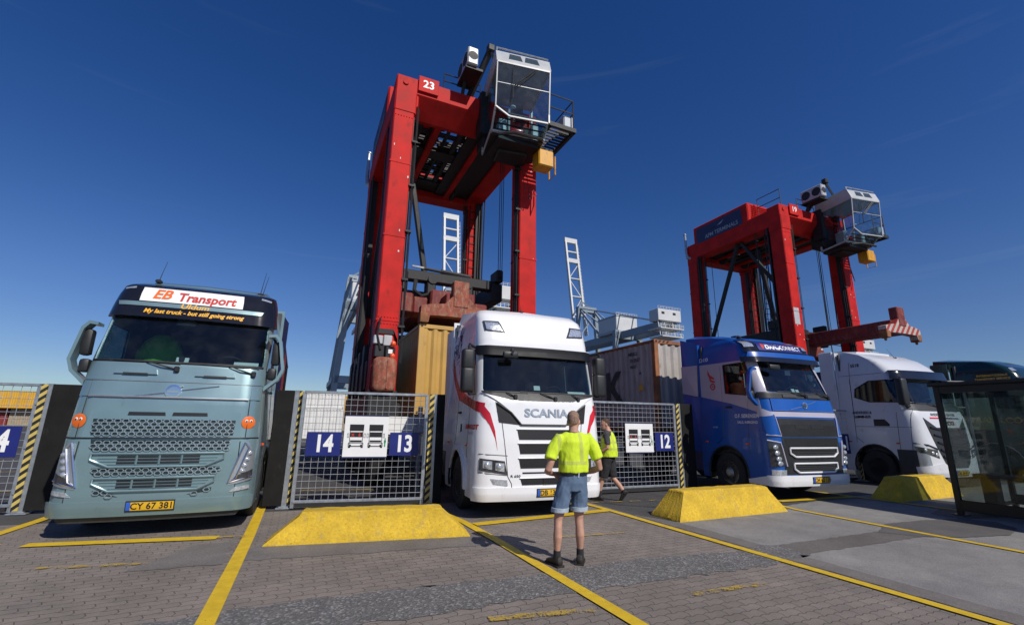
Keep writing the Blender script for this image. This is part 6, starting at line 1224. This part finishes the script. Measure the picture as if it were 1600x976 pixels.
def head(mb, c, yaw, tilt=0):
    c = Vector(c); Rm = Matrix.Rotation(R(yaw), 3, 'Z') @ Matrix.Rotation(R(tilt), 3, 'X')
    h = MB(); rings = []
    for z, rx, ry, yo in ((-.125, .030, .034, .045), (-.115, .044, .055, .035), (-.085, .058, .075, .022), (-.04, .068, .090, .008), (.0, .073, .097, .0), (.045, .076, .100, -.004), (.085, .070, .092, -.008), (.112, .052, .068, -.010), (.126, .024, .034, -.010)): rings.append([Vector((rx*math.cos(a), yo+ry*math.sin(a), z)) for a in [2*math.pi*k/18 for k in range(18)]])
    h.loft(rings); h.ell((0, .102, -.022), (.014, .022, .028), 8); h.ell((0, .088, -.07), (.026, .014, .010), 8)
    for sg in (-1, 1): h.ell((sg*.077, -.004, -.015), (.012, .022, .034), 10); h.ell((sg*.03, .082, .012), (.016, .012, .012), 8); h.ell((sg*.03, .088, .030), (.022, .012, .007), 8)
    mb.add([Rm @ v + c for v in h.v], h.f); return Rm
def shoe(name, parent, a, yaw, pitch=0, m='boot'):
    b = MB(); rings = []
    for y, w, h0, h1 in ((-.085, .030, .02, .075), (-.07, .040, .0, .115), (-.01, .042, .0, .125), (.06, .046, .0, .085), (.13, .050, .0, .066), (.175, .042, .0, .055), (.20, .02, .015, .04)):
        rings.append([Vector((w*math.cos(t_), y, (h0+h1)/2+(h1-h0)/2*math.sin(t_))) for t_ in [2*math.pi*k/12 for k in range(12)]])
    b.loft(rings); s = MB(); pts = [(-.05, -.09), (.05, -.09), (.052, .0), (.06, .12), (.045, .195), (0, .212), (-.045, .195), (-.06, .12), (-.052, .0)]; s.prism(pts, lambda u, v, w: (u, v, w), -.004, .022)
    b.add(s.v, s.f); o = obj(name, b, m, parent, a, angle=50); o.rotation_euler = (R(pitch), 0, R(yaw)); return o
def man_standing():
    t = bpy.data.objects.new('person', None); COL.objects.link(t); t.location = (3.12, 5.18, .004); t.rotation_euler = (0, 0, R(-4))
    tag(t, 'man in a yellow hi-vis T-shirt and denim shorts standing with his back turned', 'person')
    b = MB()
    for sg in (-1, 1):
        fx = sg*.155
        limb(b, [(fx, -.02, .03, .032, .04), (fx, -.02, .10, .034, .040), (fx, -.02, .17, .037, .042), (sg*.150, -.03, .32, .054, .058), (sg*.146, -.02, .42, .050, .052), (sg*.142, .0, .50, .052, .054), (sg*.13, .0, .62, .068, .072), (sg*.115, .0, .80, .080, .085), (sg*.085, 0, .95, .075, .085)])
        limb(b, [(sg*.16, 0, 1.45, .05, .05), (sg*.215, .0, 1.435, .056, .054), (sg*.285, -.01, 1.32, .053, .054), (sg*.335, -.03, 1.16, .044, .046), (sg*.36, -.03, 1.095, .043, .044), (sg*.325, .06, 1.06, .046, .044), (sg*.225, .17, 1.02, .034, .032), (sg*.14, .205, 1.00, .028, .024)])
        hand(b, (sg*.14, .205, 1.00), (-sg*.8, -.05, -.5), (sg*.2, 1, .1), sg, .5)
    limb(b, [(0, 0, .86, .14, .10), (0, 0, .98, .150, .105), (0, .01, 1.12, .160, .115), (0, .0, 1.28, .178, .125), (0, -.01, 1.42, .165, .10), (0, -.01, 1.49, .10, .07), (0, -.005, 1.54, .062, .062), (.01, .01, 1.64, .058, .06)])
    Rm = head(b, (.012, .015, 1.672), -38)
    fuse('body', b, 'skin', t, .0085, 3)
    hb = MB(); c = Vector((.012, .015, 1.672)); h = MB(); rings = []
    for z, rx, ry, yo in ((-.035, .060, .058, -.040), (-.01, .0735, .078, -.026), (.03, .078, .088, -.019), (.075, .075, .088, -.016), (.108, .058, .070, -.014), (.128, .028, .040, -.012), (.132, .008, .01, -.012)): rings.append([Vector((rx*math.cos(a), yo+ry*math.sin(a), z)) for a in [2*math.pi*k/18 for k in range(18)]])
    h.loft(rings); hb.add([Rm @ v+c for v in h.v], h.f); obj('hair', hb, 'hair', t)
    s = MB()
    limb(s, [(0, 0, 1.052, .198, .152), (0, .0, 1.10, .200, .152), (0, .0, 1.2, .196, .148), (0, -.005, 1.32, .202, .145), (0, -.01, 1.42, .205, .13), (0, -.01, 1.485, .165, .10), (0, -.008, 1.528, .085, .072)], 22)
    for sg in (-1, 1): limb(s, [(sg*.10, -.005, 1.45, .085, .085), (sg*.20, 0, 1.45, .082, .080), (sg*.27, -.005, 1.365, .080, .078), (sg*.325, -.02, 1.225, .082, .080), (sg*.332, -.023, 1.205, .080, .078)])
    fuse('hi_vis_shirt', s, 'hivis_shirt', t, .009, 3, wr=.012)
    cl = MB(); cl.tube([Vector((.068*math.cos(a), -.006+.066*math.sin(a), 1.535+.012*math.sin(a))) for a in [2*math.pi*k/20 for k in range(21)]], .012, 6); obj('collar', cl, 'belt', t)
    s = MB(); limb(s, [(0, 0, .84, .165, .128), (0, -.005, .93, .185, .142), (0, 0, 1.03, .182, .138), (0, 0, 1.045, .180, .136)], 20)
    for sg in (-1, 1): limb(s, [(sg*.09, 0, .92, .098, .118), (sg*.112, 0, .80, .104, .112), (sg*.128, 0, .66, .100, .104), (sg*.132, 0, .605, .099, .102)])
    fuse('denim_shorts', s, 'denim', t, .009, 2, wr=.007)
    for sg in (-1, 1):
        s = MB(); s.loft([[Vector((sg*.132+r*math.cos(a), r*1.03*math.sin(a), z)) for a in [2*math.pi*k/18 for k in range(18)]] for r, z in ((.100, .598), (.108, .596), (.109, .642), (.100, .645))]); obj('shorts_cuff', s, 'denim_cuff', t)
    s = MB(); s.loft([[Vector((rx*math.cos(a), rx*.76*math.sin(a), z)) for a in [2*math.pi*k/22 for k in range(22)]] for rx, z in ((.186, 1.012), (.188, 1.015), (.188, 1.05), (.186, 1.052))]); obj('belt', s, 'belt', t)
    s = MB(); s.box((0, -.146, 1.025), (.018, .012, .065), .003); obj('belt_loop', s, 'denim_cuff', t)
    for sg, yw in ((-1, 8), (1, -32)):
        s = MB(); limb(s, [(sg*.155, -.02, .08, .044, .050), (sg*.155, -.02, .14, .043, .047), (sg*.154, -.022, .175, .042, .046)], 12); obj('sock', s, 'sock', t); shoe('boot', t, (sg*.155, -.01, .0), yw)
    g = MB(); pts = lambda *q: [Rm @ Vector(p)+c for p in q]
    g.tube(pts((.079, -.01, .02), (.080, .06, .018), (.068, .105, .016)), .004, 5); g.tube(pts((-.079, -.01, .02), (-.080, .06, .018), (-.068, .105, .016)), .004, 5)
    for sg in (-1, 1): g.tube(pts(*[(sg*.034+.026*math.cos(a), .112-.006*abs(math.cos(a)), .008+.019*math.sin(a)) for a in [2*math.pi*k/12 for k in range(13)]]), .003, 5)
    obj('glasses', g, 'steel_dark', t)
    for ch in t.children:      # weight on the right leg: the upper body leans to the right
        for v in ch.data.vertices: z = max(0, min(1, (v.co.z+ch.location.z-.25)/1.0)); v.co.x += .10*z*z*(3-2*z)
man_standing()
def man_walking():
    t = bpy.data.objects.new('person', None); COL.objects.link(t); t.location = (6.42, 8.85, .0); t.rotation_euler = (0, 0, R(38))
    tag(t, 'man in a hi-vis vest, dark T-shirt and black shorts walking past the 12 gate', 'person')
    b = MB()   # faces local +y; right leg trails
    limb(b, [(-.09, .20, .04, .036, .04), (-.09, .20, .12, .035, .04), (-.09, .20, .18, .038, .042), (-.092, .17, .34, .055, .058), (-.095, .13, .47, .052, .055), (-.10, .08, .64, .07, .075), (-.10, .02, .85, .09, .10), (-.09, 0, .95, .09, .1)])
    limb(b, [(.09, -.34, .14, .034, .04), (.09, -.29, .20, .037, .042), (.095, -.19, .33, .055, .058), (.10, -.06, .47, .052, .055), (.10, -.03, .64, .07, .075), (.10, .0, .85, .09, .10), (.09, 0, .95, .09, .1)])
    for sg in (-1, 1):
        limb(b, [(sg*.14, 0, 1.43, .05, .05), (sg*.205, -.01, 1.42, .055, .055), (sg*.25, -.06, 1.27, .048, .05), (sg*.265, -.06, 1.13, .042, .043), (sg*.25, .06, 1.05, .038, .036), (sg*.21, .16, 1.02, .028, .025)])
        hand(b, (sg*.21, .16, 1.02), (-sg*.4, .8, -.2), (sg*.7, .2, .5), sg, .5)
    limb(b, [(0, 0, .86, .145, .11), (0, 0, .98, .165, .125), (0, .01, 1.15, .16, .12), (0, 0, 1.30, .175, .125), (0, -.01, 1.42, .17, .105), (0, -.01, 1.48, .10, .08), (0, 0, 1.52, .06, .06), (0, .03, 1.6, .056, .058)])
    Rm = head(b, (0, .05, 1.635), 34, -6); fuse('body', b, 'skin', t, .010, 3)
    hb = MB(); c = Vector((0, .05, 1.635)); h = MB(); rings = []
    for z, rx, ry, yo in ((-.06, .058, .050, -.048), (-.02, .074, .074, -.030), (.03, .080, .090, -.019), (.08, .076, .092, -.012), (.112, .058, .074, -.010), (.134, .028, .04, -.01), (.137, .008, .01, -.012)): rings.append([Vector((rx*math.cos(a), yo+ry*math.sin(a), z)) for a in [2*math.pi*k/18 for k in range(18)]])
    h.loft(rings); hb.add([Rm @ v+c for v in h.v], h.f); obj('hair', hb, 'hair_brown', t)
    s = MB(); limb(s, [(0, 0, .90, .180, .140), (0, 0, 1.05, .178, .138), (0, 0, 1.3, .188, .135), (0, -.01, 1.42, .185, .115), (0, -.01, 1.49, .10, .08)], 20)
    for sg in (-1, 1): limb(s, [(sg*.10, 0, 1.43, .08, .08), (sg*.195, -.02, 1.42, .074, .074), (sg*.25, -.06, 1.28, .066, .068), (sg*.262, -.065, 1.20, .064, .066)])
    fuse('t_shirt', s, 'grey_cloth', t, .012, 2, wr=.008)
    s = MB(); limb(s, [(0, -.02, .93, .215, .185), (0, -.02, 1.1, .214, .182), (0, -.01, 1.3, .206, .160), (0, -.01, 1.41, .150, .130), (0, -.01, 1.475, .105, .090)], 22); fuse('hi_vis_vest', s, 'hivis_vest', t, .010, 2, wr=.012)
    s = MB(); limb(s, [(0, 0, .84, .16, .13), (0, 0, .95, .172, .138), (0, 0, 1.0, .17, .135)], 20); limb(s, [(-.09, 0, .92, .10, .12), (-.10, .04, .76, .106, .115), (-.096, .115, .50, .098, .106)]); limb(s, [(.09, 0, .92, .10, .12), (.10, -.02, .76, .106, .115), (.10, -.05, .50, .098, .106)]); fuse('shorts', s, 'dark_cloth', t, .012, 2, wr=.01)
    s = MB(); limb(s, [(-.09, .20, .09, .046, .05), (-.09, .195, .21, .044, .048)], 12); obj('sock', s, 'sock', t); s = MB(); limb(s, [(.09, -.33, .14, .046, .05), (.09, -.27, .235, .044, .048)], 12); obj('sock', s, 'sock', t)
    shoe('boot', t, (-.09, .21, .004), 0); shoe('boot', t, (.09, -.33, .13), 0, -52)
man_walking()
